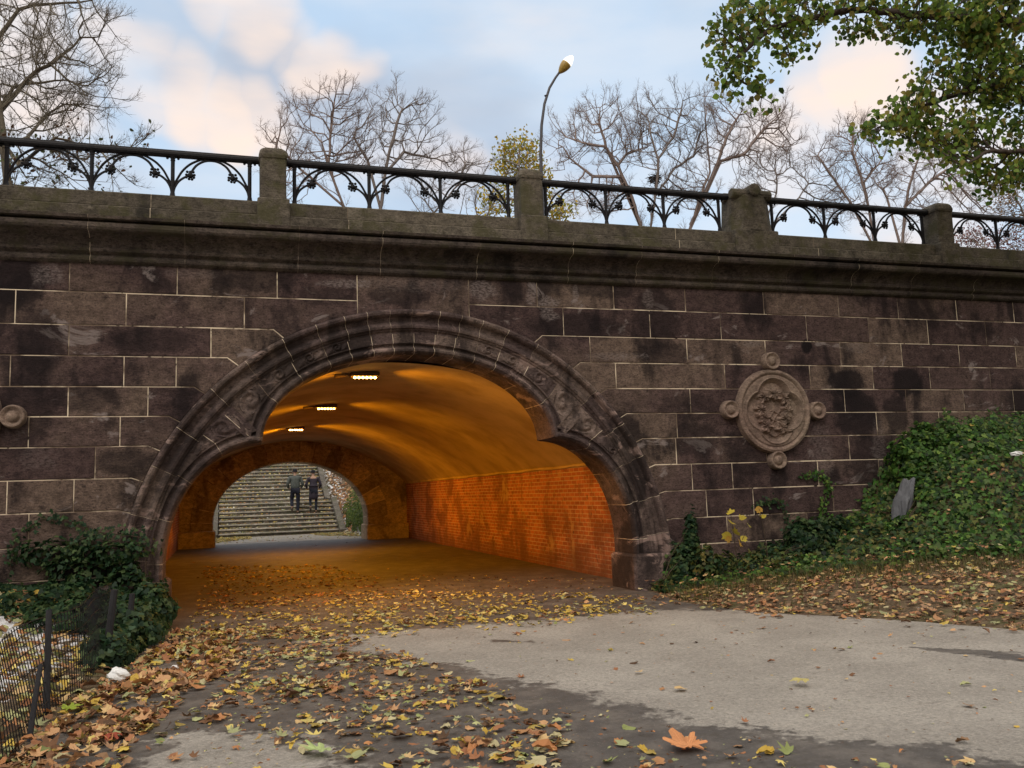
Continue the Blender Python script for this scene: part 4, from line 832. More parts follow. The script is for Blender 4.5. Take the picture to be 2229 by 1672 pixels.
# ------------------------------------------------------------------ wire fence
t = empty('wire_fence', (-1.08, -4.4, 0), 'dark sagging wire mesh fence along the left edge of the path', 'fence')
fl_ = [(-1.20, -6.4), (-1.10, -5.4), (-1.08, -4.35), (-1.0, -3.4), (-.95, -2.55), (-.9, -1.6)]; fy = [b for a, b in fl_]; fx = [a for a, b in fl_]
def fxy(s): return np.interp(s, fy, fx)
b_ = MB(); y = -6.4
def fz(x, y): return float(hz(np.array(x), np.array(y)))
TOPF = .60
while y < -1.6:
    x = float(fxy(y)); lean = .05 * math.sin(y * 2.3); g_ = fz(x, y); b_.tube([(x, y, g_), (x - .04 - lean * .5, y, g_ + TOPF * .5), (x - .09 - lean, y, g_ + TOPF + .02 * math.sin(y * 5))], .0032, 4); y += .062
for hh in (.08, .2, .32, .44, .54, .6):
    ys_ = np.arange(-6.4, -1.6, .12); b_.tube([(float(fxy(y)) - .09 * hh / TOPF - .05 * math.sin(y * 2.3) * hh / TOPF, y, fz(float(fxy(y)), y) + hh + .01 * math.sin(y * 4)) for y in ys_], .0035, 4)
b_.build('wire_mesh', M_IRON, t)
M_FP = flat('weathered_black_post', (.028, .028, .033), .8, 30, .3)
for (x, y, h_, r_, lx, ly) in ((-1.10, -4.33, .66, .021, -.02, .12), (-.95, -2.6, .62, .03, .06, .0), (-1.08, -5.0, .40, .016, .02, .2), (-.86, -1.7, .5, .028, .03, 0)):
    b_ = MB(); g_ = fz(x, y); b_.tube([(x, y, g_ - .05), (x + lx * .5, y + ly * .5, g_ + h_ * .5), (x + lx, y + ly, g_ + h_)], [r_ * 1.15, r_, r_ * .9], 8); b_.build('post', M_FP, t)
# ------------------------------------------------------------------ fallen leaves
def inside(poly, x, y): return pip_sd(x, y, poly) < 0
REG = [  # polygon, per m2, palette weights (tan, yellow, pale, brown), size range
    (G([(-60, 1659), (40, 1640), (130, 1560), (210, 1490), (300, 1435), (380, 1365), (520, 1385), (500, 1450), (400, 1520), (300, 1600), (240, 1700), (-60, 1760)]), 300, (5, 1.2, 1.2, 2.5), (.09, .17)),
    (G([(385, 1365), (640, 1355), (800, 1395), (930, 1440), (1100, 1500), (1150, 1560), (900, 1600), (560, 1560), (420, 1540), (500, 1450)]), 125, (4, 2.0, 2.2, 2.5), (.07, .14)),
    (G([(300, 1600), (420, 1540), (560, 1560), (900, 1600), (1150, 1560), (1250, 1600), (1150, 1740), (200, 1740)]), 38, (4, 1.2, 2, 1.5), (.07, .17)),
    (G([(1150, 1540), (1400, 1580), (1750, 1620), (2212, 1655), (2212, 1740), (1100, 1740)]), 26, (4, 1, 1.5, 1), (.07, .16)),
    (G([(1150, 1560), (1250, 1600), (1150, 1740), (900, 1740), (950, 1600)]), 60, (4, 1, 2.5, 1), (.07, .17)),
    (G([(420, 1325), (600, 1290), (900, 1275), (1380, 1290), (1430, 1330), (1150, 1343), (900, 1362), (640, 1385), (395, 1372)]), 75, (1, 6, 1, 1.5), (.07, .13)),
    (G([(700, 1335), (1000, 1322), (1300, 1318), (1300, 1345), (1000, 1368), (760, 1390)]), 45, (1, 6, 1.5, 0), (.08, .14)),
    (G([(440, 1225), (700, 1222), (820, 1250), (800, 1300), (420, 1325)]), 70, (3, 1.2, .2, 5), (.06, .12)),
    (G([(800, 1240), (1290, 1250), (1330, 1280), (1000, 1290), (800, 1300)]), 34, (1.5, 2, .3, 3), (.06, .11)),
    (LIGHT, 3.0, (4, 1, 1, 1.5), (.05, .13)), (LIGHT, 9.0, (3, .6, 1, 3), (.015, .05)),
    (G([(200, 1740), (420, 1540), (560, 1450), (1000, 1480), (1500, 1590), (2212, 1655), (2212, 1740)]), 60, (4, 1, 2, 3), (.02, .055)),
    ([(-.5, 1), (5.3, 1), (5.3, 17), (-1, 17)], 1.2, (1, 1, 0, 4), (.05, .10)),
    ([(-.2, 18.5), (4.3, 18.5), (4, 23.4), (-.2, 23.4)], 9, (2, 3, 3, 1), (.06, .12)),
    ([(-.5, 19), (.9, 21.6), (.9, 23.4), (-.5, 23.4)], 190, (1, 4, 4, 1), (.07, .13)), ([(3.2, 21.4), (4.6, 19), (4.3, 23.4), (3.0, 23.4)], 190, (1, 4, 4, 1), (.07, .13)),
]
BRN = [(.16, .08, .04), (.22, .11, .055), (.10, .055, .03)]
PALS = [TAN, YEL, PALE, BRN]
LX, LY, LZ, LS, LC, LP = [], [], [], [], [], []
for poly, den, wts, sz in REG:
    den *= (3.3 if den > 100 else 2.7); sz = (sz[0] * .36, sz[1] * .64)
    P = np.array(poly); x0, y0 = P.min(0); x1, y1 = P.max(0); x0 = max(x0, -4); x1 = min(x1, 13); y0 = max(y0, -8.6)
    n = int((x1 - x0) * (y1 - y0) * den); x = RNG.uniform(x0, x1, n); y = RNG.uniform(y0, y1, n); k = inside(poly, x, y) & (RNG.random(n) < np.clip(.62 + .9 * vnoise(x, y, 2.2, 3.0) + .4 * vnoise(x, y, 6, 1.0), 0.08, 1)); x, y = x[k], y[k]; n = len(x)
    pi_ = RNG.choice(4, n, p=np.array(wts) / sum(wts)); c = np.zeros((n, 3)); ci = np.zeros(n, int)
    for q in range(4):
        m_ = pi_ == q; ii = RNG.integers(0, len(PALS[q]), m_.sum()); c[m_] = np.array(PALS[q])[ii]; 
    LX.append(x); LY.append(y); LS.append(RNG.uniform(*sz, n) * np.where(RNG.random(n) < .10, 1.5, 1)); LC.append(c); LP.append(pi_); LZ.append(hz(x, y) + .012 + RNG.random(n) * (.03 if den > 100 else .012))
# bank litter
n = 30000; x = RNG.uniform(4.6, 14, n); y = RNG.uniform(-7.5, -.25, n); sr = x - interp(RE, y); bnd = np.interp(x, [5.3, 6.5, 7.5, 8.5, 9.5, 11, 15], [-.85, -1.2, -1.9, -2.8, -3.8, -5.0, -6.8])
k = (RNG.random(n) < (.25 * sst(-.55, -.1, sr) + .75 * sst(-.12, .08, sr)) * (1 - .94 * sst(-.2, .3, y - bnd)) * (.62 + .38 * vnoise(x, y, 3))); x, y, bnd = x[k], y[k], bnd[k]; n = len(x)
pi_ = RNG.choice(4, n, p=[.56, .10, .10, .24]); c = np.zeros((n, 3))
for q in range(4): m_ = pi_ == q; c[m_] = np.array(PALS[q])[RNG.integers(0, len(PALS[q]), m_.sum())]
LX.append(x); LY.append(y); LS.append(RNG.uniform(.03, .095, n)); LC.append(c * .9 + .02); LP.append(pi_); LZ.append(hz(x, y) + .01 + .05 * RNG.random(n) + np.where(y > bnd, .10, 0))
# left bank litter behind the fence
n = 3200; x = RNG.uniform(-4, -.9, n); y = RNG.uniform(-7.5, -.4, n); k = (interp(LE, y) - x > .02) & (RNG.random(n) < .8); x, y = x[k], y[k]; n = len(x)
pi_ = RNG.choice(4, n, p=[.4, .25, .25, .1]); c = np.zeros((n, 3))
for q in range(4): m_ = pi_ == q; c[m_] = np.array(PALS[q])[RNG.integers(0, len(PALS[q]), m_.sum())]
LX.append(x); LY.append(y); LS.append(RNG.uniform(.07, .14, n)); LC.append(c); LP.append(pi_); LZ.append(hz(x, y) + .015 + .02 * RNG.random(n))
LX, LY, LZ, LS, LC, LP = map(np.concatenate, (LX, LY, LZ, LS, LC, LP))
LC = np.clip(LC * RNG.uniform(.75, 1.2, (len(LC), 1)), 0, 1)
NRM = snrm(LX, LY) + RNG.normal(0, 1, (len(LX), 3)) * [1, 1, 0] * np.where(LX < interp(LE, LY) + .8, .34, .17)[:, None]
SHP = [mapleverts(c_, t_) for c_, t_ in ((.35, .25), (.7, -.3), (-.45, .2), (.15, .5))]
for wd_, cu_ in ((.24, .7), (.34, -.5)):
    SHP.append(np.array([(0, 0, .03)] + [(wd_ * math.cos(2 * math.pi * (k_ + .5) / NM) * (1 + .15 * math.sin(k_ * 5)), .5 * math.sin(2 * math.pi * (k_ + .5) / NM), cu_ * .3 * math.cos(2 * math.pi * (k_ + .5) / NM) ** 2 + .06 * math.sin(k_ * 3)) for k_ in range(NM)]))
dist = np.hypot(LX, LY + D); infr = (LY > -8.4); 
ang_ = np.arctan2(LX, LY + D); vis = (ang_ > -.16) & (ang_ < .86) & (LY > -7.2) & (LX > interp(LE, LY)) & (LX < interp(RE, LY))
score = np.where(vis, LS / dist ** 1.5, 0); NI = 300; top = np.argsort(-score)[:NI]
KN = ['tan', 'yellow', 'pale green', 'brown']; meshes = {}
shp_i = RNG.integers(0, len(SHP), len(LX))
for i in top:
    q = int(LP[i]); s_ = int(shp_i[i]); cv = int(RNG.integers(0, 3)); key = (q, s_, cv)
    if key not in meshes:
        me = bpy.data.meshes.new('fallen_leaf'); me.from_pydata([tuple(v) for v in SHP[s_]] + [(.012, -.10, .02), (-.012, -.10, .02), (.05, -.62, .06)], [], MPF + [(NM + 1, NM + 2, NM + 3)]); me.materials.append(M_LITTER)
        c = PALS[q][(s_ + cv) % len(PALS[q])]; a = me.attributes.new('col', 'FLOAT_COLOR', 'FACE'); a.data.foreach_set('color', np.tile([*c, 1.0], len(MPF) + 1).astype(np.float32)); meshes[key] = me
    o = bpy.data.objects.new('fallen_leaf', meshes[key]); COL.objects.link(o); Rm = rotmats(NRM[i:i + 1], RNG.uniform(0, 6.28, 1))[0]
    mw = Matrix([list(r) for r in Rm]).to_4x4() @ Matrix.Diagonal((LS[i], LS[i], LS[i], 1)); mw.translation = Vector((LX[i], LY[i], LZ[i] + .006)); o.matrix_world = mw
    zn = 'on the thick leaf pile beside the fence' if LX[i] < float(interp(LE, LY[i])) + .75 else ('on the pale dry part of the path' if inside(LIGHT, LX[i:i+1], LY[i:i+1])[0] else ('on the dark damp path at the lower right' if LX[i] > 1.6 else 'scattered on the dark middle of the path'))
    tag(o, KN[q] + ' fallen maple-shaped leaf lying ' + zn, 'leaf', KN[q] + ' leaves ' + zn)
rest = np.ones(len(LX), bool); rest[top] = False
tag(scatter('leaf_litter', np.array(SHP)[shp_i[rest]], MPF, np.stack([LX, LY, LZ], 1)[rest], NRM[rest], LS[rest], LC[rest], M_LITTER), 'autumn leaf litter strewn over the path, the banks and the tunnel floor', 'leaves', kind='stuff')
# special big leaves
def bigleaf(curl, tw, seed):
    rg = random.Random(seed); out_ = []
    keys = [(-80, .16), (-50, .50), (-32, .30), (0, .74), (12, .52), (20, .40), (34, .60), (44, .86), (56, .60), (68, .46), (80, .72), (90, 1.0), (100, .72), (112, .46), (124, .60), (136, .84), (146, .58), (160, .38), (168, .52), (180, .72), (212, .32), (230, .48), (260, .16)]
    for (a0, r0), (a1_, r1) in zip(keys[:-1], keys[1:]):
        for q in range(2):
            a_ = a0 + (a1_ - a0) * q / 2; r = (r0 + (r1 - r0) * q / 2) * (1 + (.10 if q else -.05) + rg.uniform(-.04, .04)) * .56; out_.append((r * math.cos(math.radians(a_)), r * math.sin(math.radians(a_))))
    v = [(0, 0, 0)] + [(x * .5, y * .5, curl * .25 * (x * x + y * y) + .01 * math.sin(5 * x + seed)) for x, y in out_] + [(x, y, curl * (x * x + y * y) + tw * x * y + .03 * math.sin(7 * math.atan2(y, x) + seed)) for x, y in out_]
    n = len(out_); f = [(0, 1 + i, 1 + (i + 1) % n) for i in range(n)] + [(1 + i, 1 + n + i, 1 + n + (i + 1) % n, 1 + (i + 1) % n) for i in range(n)]
    k = len(v); v += [(.012, -.08, .02), (-.012, -.08, .02), (.05, -.62, .06)]; f.append((k, k + 1, k + 2)); return v, f
for (px, py, sz, c, lb) in ((1500, 1640, .30, (.62, .28, .12), 'large orange leaf flat on the dark path at the bottom of the picture'), (1750, 1497, .17, (.48, .42, .16), 'curled yellow-green leaf alone in the middle of the pale path'), (700, 1648, .24, (.42, .52, .22), 'big pale green leaf near the bottom left of the path'), (150, 1562, .19, (.28, .36, .04), 'bright green leaf on the leaf pile beside the fence'), (240, 1620, .17, (.30, .06, .03), 'dark red leaf on the leaf pile near the bottom left')):
    x, y = gnd(px, py); me = bpy.data.meshes.new('fallen_leaf'); v_, f_ = bigleaf(-.6 if sz < .18 else .35, .35, int(px)); me.from_pydata(v_, [], f_); me.materials.append(M_LITTER)
    cc = np.ones((len(f_), 4), np.float32); cc[:, :3] = np.array(c) * RNG.uniform(.8, 1.15, (len(f_), 1)); a = me.attributes.new('col', 'FLOAT_COLOR', 'FACE'); a.data.foreach_set('color', cc.ravel())
    o = bpy.data.objects.new('fallen_leaf', me); COL.objects.link(o); o.location = (x, y, fz(x, y) + (.06 if sz < .2 else .04)); o.scale = (sz,) * 3; o.rotation_euler = (.1, .05, random.uniform(0, 6)); tag(o, lb, 'leaf')
# leaves on the stairs
n = 2600; ff_ = RNG.integers(0, 23, n); x = np.where(RNG.random(n) < .7, np.where(RNG.random(n) < .5, RNG.beta(1, 6, n) * 4.2 - .2, 4.0 - RNG.beta(1, 6, n) * 4.2), RNG.uniform(-.2, 4, n)); kk = ff_ % 23
zz = (kk + 1) * RIS; yb = np.where(kk < 8, STY + kk * TRD, STY + 8 * TRD + 1.0 + (kk - 8) * TRD); y = yb + RNG.uniform(0.03, TRD, n) + SK * (x - 2)
tag(scatter('stair_leaf_litter', np.array(SHP)[RNG.integers(0, 6, n)], MPF, np.stack([x, y, zz + .03], 1), np.tile([0, 0, 1.], (n, 1)) + RNG.normal(0, .3, (n, 3)), RNG.uniform(.06, .11, n), pal(n, YEL + PALE + TAN + [(.7, .7, .66)]), M_LITTER), 'yellow leaves drifted at the ends of the steps', 'leaves', kind='stuff')
n = 5000; x = RNG.uniform(4.35, 8, n); y = RNG.uniform(22, 33, n)
tag(scatter('hillside_leaf_litter', np.array(SHP)[RNG.integers(0, 6, n)], MPF, surf(x, y, .03), snrm(x, y) + RNG.normal(0, .25, (n, 3)), RNG.uniform(.08, .15, n), pal(n, TAN + BRN, None, .3), M_LITTER), 'brown leaves covering the slope right of the stairs', 'leaves', kind='stuff')
n = 5200; y = RNG.uniform(18.6, 25, n); x = 4.45 + RNG.random(n) ** 1.6 * 1.2 + .12 * vnoise(y, y * 0, 2); z = hz(x, y) + RNG.random(n) ** .7 * (1.9 - .12 * (y - 18.6)) * sst(4.2, 4.9, x)
ivy_patch('ivy_shrub', 'sunlit green ivy hanging at the right of the stairs beyond the tunnel', 'ivy', np.stack([x, y, z], 1), np.tile([-1., -.4, .3], (n, 1)), (.05, .09), [(.10, .16, .03), (.16, .22, .05), (.07, .12, .03)], stems=False)
# ------------------------------------------------------------------ trees (space colonisation)
def grow(roots, A, step, dk, infl, iters=140, jit=.10, trop=(0, 0, .10), seed=0):
    """roots: list of polylines of points; returns nodes, parents"""
    rg = np.random.default_rng(seed); P, par = [], []
    for line, pi in roots:
        prev = -1 if pi is None else pi
        for q in line: P.append(np.array(q, float)); par.append(prev); prev = len(P) - 1
    P = list(P); A = A.copy(); pos = np.array(P); d2 = np.full(len(A), 1e9); near = np.zeros(len(A), int); start = 0
    for it in range(iters):
        newp = np.array(P[start:]); 
        if len(newp) == 0 or len(A) == 0: break
        for b0 in range(0, len(newp), 400):
            q = newp[b0:b0 + 400]; dd = ((A[:, None] - q[None]) ** 2).sum(2); j = dd.argmin(1); m = dd[np.arange(len(A)), j]; u = m < d2; d2[u] = m[u]; near[u] = start + b0 + j[u]
        start = len(P); keep = d2 > dk * dk; A, d2, near = A[keep], d2[keep], near[keep]
        act = d2 < infl * infl
        if not act.any():
            if len(A) == 0: break
            act = d2 <= np.partition(d2, min(3, len(d2) - 1))[min(3, len(d2) - 1)]
        pn = np.array(P); dv = A[act] - pn[near[act]]; dv /= np.linalg.norm(dv, axis=1, keepdims=True) + 1e-9
        ids, inv = np.unique(near[act], return_inverse=True); sm = np.zeros((len(ids), 3)); np.add.at(sm, inv, dv)
        nr = np.linalg.norm(sm, axis=1, keepdims=True); sm = sm / (nr + 1e-9) + rg.normal(0, jit, sm.shape) + trop; sm /= np.linalg.norm(sm, axis=1, keepdims=True)
        for i_, s_ in zip(ids, sm): P.append(P[i_] + s_ * step); par.append(int(i_))
    return np.array(P), np.array(par)
def skeleton_mesh(P, par, tipr, maxr, pw=2.3, extra=0, exl=.4, seed=1, cut=None, droop=0., fan=0.):
    rg = np.random.default_rng(seed)
    if fan:
        n = len(P); deg = np.zeros(n, int); np.add.at(deg, par[par >= 0], 1); src = np.where((deg <= 1) | (rg.random(n) < .6))[0]; src = src[src > 8]
        dirs = P[src] - P[np.maximum(par[src], 0)]; dirs /= np.linalg.norm(dirs, axis=1, keepdims=True) + 1e-9; L0 = fan
        for lev in range(3):
            cnt = (1, 3, 4)[lev]; sgs = (4, 3, 2)[lev]; sp = (.42, .62, .62)[lev]
            src2 = np.repeat(src, cnt); d = np.repeat(dirs, cnt, 0) + rg.normal(0, sp, (len(src) * cnt, 3)) + [0, 0, .22]; d /= np.linalg.norm(d, axis=1, keepdims=True)
            l = rg.uniform(.5, 1.15, (len(src2), 1)) * L0 / sgs; cur = src2; ns, nd = [], []
            for q in range(sgs):
                d = d + rg.normal(0, .10, d.shape) + [0, 0, .05]; d /= np.linalg.norm(d, axis=1, keepdims=True); new = P[cur] + d * l
                idx = len(P) + np.arange(len(new)); P = np.concatenate([P, new]); par = np.concatenate([par, cur]); cur = idx; keep = rg.random(len(idx)) < (.95 if q else .6); ns.append(idx[keep]); nd.append(d[keep])
            src, dirs = np.concatenate(ns), np.concatenate(nd); L0 *= .5
            m = rg.random(len(src)) < .62; src, dirs = src[m], dirs[m]
    if extra:
        n = len(P); deg = np.zeros(n, int); np.add.at(deg, par[par >= 0], 1); nodes = np.where(deg <= 1)[0]; nodes = nodes[nodes > 6]
        pick = np.repeat(nodes, extra); d0 = P[pick] - P[np.maximum(par[pick], 0)]; d0 /= np.linalg.norm(d0, axis=1, keepdims=True) + 1e-9
        d = d0 * .7 + rg.normal(0, .55, d0.shape) + [0, 0, .12 - droop]; d /= np.linalg.norm(d, axis=1, keepdims=True); l = rg.uniform(.4, 1, (len(pick), 1)) * exl
        m = P[pick] + d * l * .5; d2 = d + rg.normal(0, .25, d.shape); d2 /= np.linalg.norm(d2, axis=1, keepdims=True); e = m + d2 * l * .5
        d3 = d + rg.normal(0, .6, d.shape); d3 /= np.linalg.norm(d3, axis=1, keepdims=True); e2 = m + d3 * l * .4
        im = n + np.arange(len(pick)); ie = im + len(pick); P = np.concatenate([P, m, e, e2]); par = np.concatenate([par, pick, im, im])
    n = len(P); w_ = np.zeros(n); deg = np.zeros(n, int); np.add.at(deg, par[par >= 0], 1); w_[deg == 0] = tipr ** pw
    for i in range(n - 1, -1, -1):
        if w_[i] == 0: w_[i] = tipr ** pw
        if par[i] >= 0 and par[i] < i: w_[par[i]] += w_[i]
    r = np.minimum(w_ ** (1 / pw), maxr); r = np.maximum(r, tipr)
    ch = np.where(par >= 0)[0]; pa = par[ch]; a_, b_ = P[pa], P[ch]; ra = np.minimum(r[pa], r[ch] * 1.35); rb = r[ch]
    t_ = b_ - a_; ln = np.linalg.norm(t_, axis=1, keepdims=True) + 1e-9; t_ = t_ / ln; ref = np.where(np.abs(t_[:, 2:3]) > .9, np.array([[1., 0, 0]]), np.array([[0, 0, 1.]]))
    u = np.cross(t_, ref); u /= np.linalg.norm(u, axis=1, keepdims=True); v = np.cross(t_, u); k = 3 if fan else 5
    an = np.arange(k) * 2 * np.pi / k; ring_ = u[:, None] * np.cos(an)[None, :, None] + v[:, None] * np.sin(an)[None, :, None]
    e_ = t_ * rb[:, None] * .5
    V = np.concatenate([(a_ - e_)[:, None] + ring_ * ra[:, None, None], (b_ + e_)[:, None] + ring_ * rb[:, None, None]], 1).reshape(-1, 3)
    m_ = len(ch); j = np.arange(k); f = np.stack([j, (j + 1) % k, (j + 1) % k + k, j + k], 1); Fc = (f[None] + (np.arange(m_) * 2 * k)[:, None, None]).reshape(-1, 4)
    return V, Fc, P, par, r, deg
def ell(c, r, n, seed):
    rg = np.random.default_rng(seed); u = rg.normal(0, 1, (n, 3)); u /= np.linalg.norm(u, axis=1, keepdims=True); return np.array(c) + u * (rg.random((n, 1)) ** (1 / 2.4)) * np.array(r)
def tree(name, label, trunks, crowns, ydep, step=.24, dk=.27, infl=2.2, tipr=.006, maxr=.22, extra=2, exl=.42, bark=None, seed=1, leaves=None, group=None, thick=1.0, cat='tree', ground_z=None, pw=2.3, fan=0.):
    """trunks: list of photo polylines (base first); crowns: (px,py,rx,ry,n) in photo px, at depth ydep"""
    mpp = lambda: (ydep + D) / F
    roots = []; off = 0; first = None
    for i, ln in enumerate(trunks):
        pts = [at(a_, b_, ydep + (i % 3 - 1) * .6 * (k_ / max(1, len(ln) - 1))) for k_, (a_, b_) in enumerate(ln)]
        if i == 0 or ln[0] != trunks[0][0]:
            gz_ = ground_z if ground_z is not None else fz(pts[0][0], ydep); b0 = pts[0].copy(); b0[2] = gz_ - .1; full = [b0] + pts; pr_ = None
            if i > 0: pr_ = 0; full = pts
        else: full = pts[1:]; pr_ = 1
        q = []
        for a_, b_ in zip(full[:-1], full[1:]):
            m_ = max(1, int(np.linalg.norm(b_ - a_) / (step * 1.0))); 
            for k_ in range(m_): q.append(a_ + (b_ - a_) * k_ / m_ + (np.random.default_rng(seed + k_ + len(q)).normal(0, .05 * step, 3) if k_ else 0))
        q.append(full[-1]); 
        if i == 0: nb = int(max(1, int(np.linalg.norm(full[1] - full[0]) / step))); roots.append((q, None)); pr1 = nb
        else: roots.append((q, pr1))
    A = np.concatenate([ell(at(cx_, cy_, ydep), (rx * mpp(), thick * (rx + ry) * .5 * mpp(), ry * mpp()), int(n_ * (.75 if fan and ydep > 15 else .55 if fan else 1.3 if ydep > 0 else 1)), seed * 31 + i) for i, (cx_, cy_, rx, ry, n_) in enumerate(crowns)])
    P, par = grow(roots, A, step, dk, infl, seed=seed)
    V, Fc, P, par, r, deg = skeleton_mesh(P, par, tipr, maxr, extra=extra, exl=exl, seed=seed, pw=pw, fan=fan)
    base = P[0]; t = empty(name, tuple(base), label, cat, group)
    npmesh('trunk', V, Fc, bark or M_BARK, t)
    if leaves:
        tips = P[(deg == 0)]; leaves(t, tips, P, par, deg, seed)
    return t, P, deg
GB = 'bare trees rising behind the bridge'
def leafer(n, cs, size, spread=.15, shape=(OVAL, OVF), frac=1.0, hang=.6, region=None):
    def f(t, tips, P, par, deg, seed):
        rg = np.random.default_rng(seed + 5); q = tips[rg.random(len(tips)) < frac]
        if region is not None: q = q[region(q)]
        i = rg.integers(0, len(q), n); c = q[i] + rg.normal(0, spread, (n, 3)); nn = rg.normal(0, 1, (n, 3)) * [1, 1, .6] + [0, -.2, .2]
        scatter('crown', shape[0], shape[1], c, nn, rg.uniform(*size, n), pal(n, cs, None, .35), M_LEAF, t)
    return f
GZ = 4.3
tree('bare_tree', 'bare tree leaning left behind the railing bay right of the first pillar', [[(748, 450), (715, 365), (700, 310)], [(748, 450), (690, 400), (630, 345), (600, 330)], [(715, 365), (722, 270), (728, 220)]],
     [(728, 235, 55, 55, 330), (660, 300, 75, 65, 330), (620, 300, 50, 40, 130), (745, 330, 70, 70, 200), (640, 380, 70, 50, 120)], 24, seed=2, group=None, ground_z=GZ, maxr=0.058, bark=M_BARKR, tipr=.0025, thick=.8, fan=.85, extra=0, step=.34, dk=.48, infl=4, pw=2.1)
tree('bare_tree', 'bare round-crowned tree standing left of the street lamp', [[(828, 455), (838, 380), (850, 320), (870, 250)], [(828, 455), (800, 350), (770, 300)], [(838, 380), (880, 330), (940, 345)]],
     [(870, 255, 75, 65, 480), (880, 330, 80, 60, 330), (800, 320, 55, 60, 200), (950, 350, 55, 35, 130), (770, 300, 30, 40, 90)], 24, seed=3, ground_z=GZ, maxr=0.070, bark=M_BARK, tipr=.0025, thick=.8, fan=.85, extra=0, step=.34, dk=.48, infl=4, pw=2.1)
tree('bare_tree', 'low thin bare tree just left of the yellow tree', [[(925, 480), (960, 445), (1000, 400), (1012, 360)], [(925, 480), (1000, 470), (1060, 470)]],
     [(1010, 370, 50, 50, 170), (950, 430, 70, 35, 120), (1060, 440, 60, 50, 140)], 24, seed=4, ground_z=GZ, maxr=0.041, tipr=.0025, thick=.8, fan=.85, extra=0, step=.34, dk=.48, infl=4, pw=2.1)
tree('yellow_tree', 'small tree with yellow-green leaves behind the pillar beside the street lamp', [[(1150, 520), (1140, 420), (1130, 360)]],
     [(1130, 350, 52, 55, 420), (1165, 400, 40, 45, 160), (1080, 440, 40, 40, 90), (1215, 470, 40, 22, 110)], 22, seed=5, ground_z=GZ, maxr=0.046, leaves=leafer(2600, [(.55, .42, .05), (.40, .38, .06), (.62, .44, .06), (.28, .30, .05)], (.10, .18), .16), thick=.9)
tree('bare_tree', 'wide bare tree with a long low branch, right behind the street lamp', [[(1398, 505), (1375, 430), (1345, 362), (1318, 320), (1305, 270)], [(1398, 505), (1350, 385), (1290, 385), (1240, 345), (1225, 320)], [(1345, 362), (1365, 335), (1410, 320)], [(1318, 320), (1270, 312), (1235, 300)]],
     [(1310, 255, 70, 50, 520), (1245, 310, 60, 55, 360), (1340, 320, 80, 60, 330), (1390, 290, 50, 60, 260), (1220, 350, 35, 35, 120), (1300, 430, 90, 50, 150)], 25, seed=6, ground_z=GZ, maxr=0.087, bark=M_BARKR, tipr=.0025, thick=.8, fan=.85, extra=0, step=.34, dk=.48, infl=4, pw=2.1)
tree('bare_tree', 'bare tree holding the bird nest in its fork', [[(1414, 505), (1425, 430), (1430, 390), (1433, 350), (1415, 290)], [(1425, 430), (1433, 345), (1465, 300), (1480, 250)], [(1425, 430), (1470, 365), (1510, 340), (1520, 300)]],
     [(1415, 255, 50, 45, 360), (1485, 235, 38, 50, 300), (1450, 310, 60, 60, 330), (1525, 300, 40, 60, 260), (1400, 330, 40, 50, 120), (1460, 420, 70, 50, 120)], 24, seed=7, ground_z=GZ, maxr=0.064, bark=M_BARK, tipr=.0025, thick=.8, fan=.85, extra=0, step=.34, dk=.48, infl=4, pw=2.1)
tree('bare_tree', 'bare tree with several stems spreading right towards the leafy branches', [[(1500, 505), (1520, 440), (1545, 375), (1540, 310), (1535, 260)], [(1500, 505), (1560, 360), (1580, 300), (1610, 250)], [(1500, 505), (1570, 350), (1620, 335), (1665, 280), (1705, 240)]],
     [(1545, 235, 40, 40, 300), (1600, 270, 60, 60, 330), (1680, 270, 55, 50, 330), (1630, 340, 70, 50, 300), (1560, 330, 50, 60, 220), (1520, 420, 60, 60, 150), (1710, 320, 50, 40, 120)], 24.5, seed=8, ground_z=GZ, maxr=0.087, bark=M_BARKR, tipr=.0025, thick=.8, fan=.85, extra=0, step=.34, dk=.48, infl=4, pw=2.1)
tree('bare_tree', 'slender bare tree behind the wide main pillar', [[(1650, 520), (1690, 420), (1690, 380)], [(1650, 520), (1740, 430), (1760, 400)]],
     [(1690, 360, 65, 55, 420), (1760, 400, 55, 50, 260), (1650, 430, 50, 50, 150), (1800, 450, 60, 50, 150)], 26, seed=9, ground_z=GZ, maxr=0.046, tipr=.0025, thick=.8, fan=.85, extra=0, step=.34, dk=.48, infl=4, pw=2.1)
tree('bare_tree', 'tall bare tree right of the wide main pillar, crown below the leafy branches', [[(1905, 545), (1890, 450), (1872, 380), (1855, 330)], [(1905, 545), (1850, 440), (1800, 370), (1780, 340)], [(1890, 450), (1880, 400), (1925, 340)]],
     [(1860, 300, 60, 55, 420), (1800, 350, 60, 55, 300), (1900, 370, 70, 60, 300), (1840, 440, 80, 55, 260)], 26, seed=10, ground_z=GZ, maxr=0.075, bark=M_BARKR, tipr=.0025, thick=.8, fan=.85, extra=0, step=.34, dk=.48, infl=4, pw=2.1)
tree('bare_tree', 'bare tree with a stout forked trunk behind the last pillar but one', [[(1962, 545), (1970, 450), (1980, 400), (2000, 340)], [(1962, 545), (1930, 430), (1900, 390)], [(1970, 450), (2030, 390), (2060, 370)]],
     [(2000, 350, 60, 60, 360), (1930, 400, 55, 50, 240), (2060, 390, 60, 50, 300), (2120, 450, 70, 40, 200), (1990, 460, 80, 50, 200)], 25, seed=11, ground_z=GZ, maxr=0.087, bark=M_BARKR, tipr=.0025, thick=.8, fan=.85, extra=0, step=.34, dk=.48, infl=4, pw=2.1)
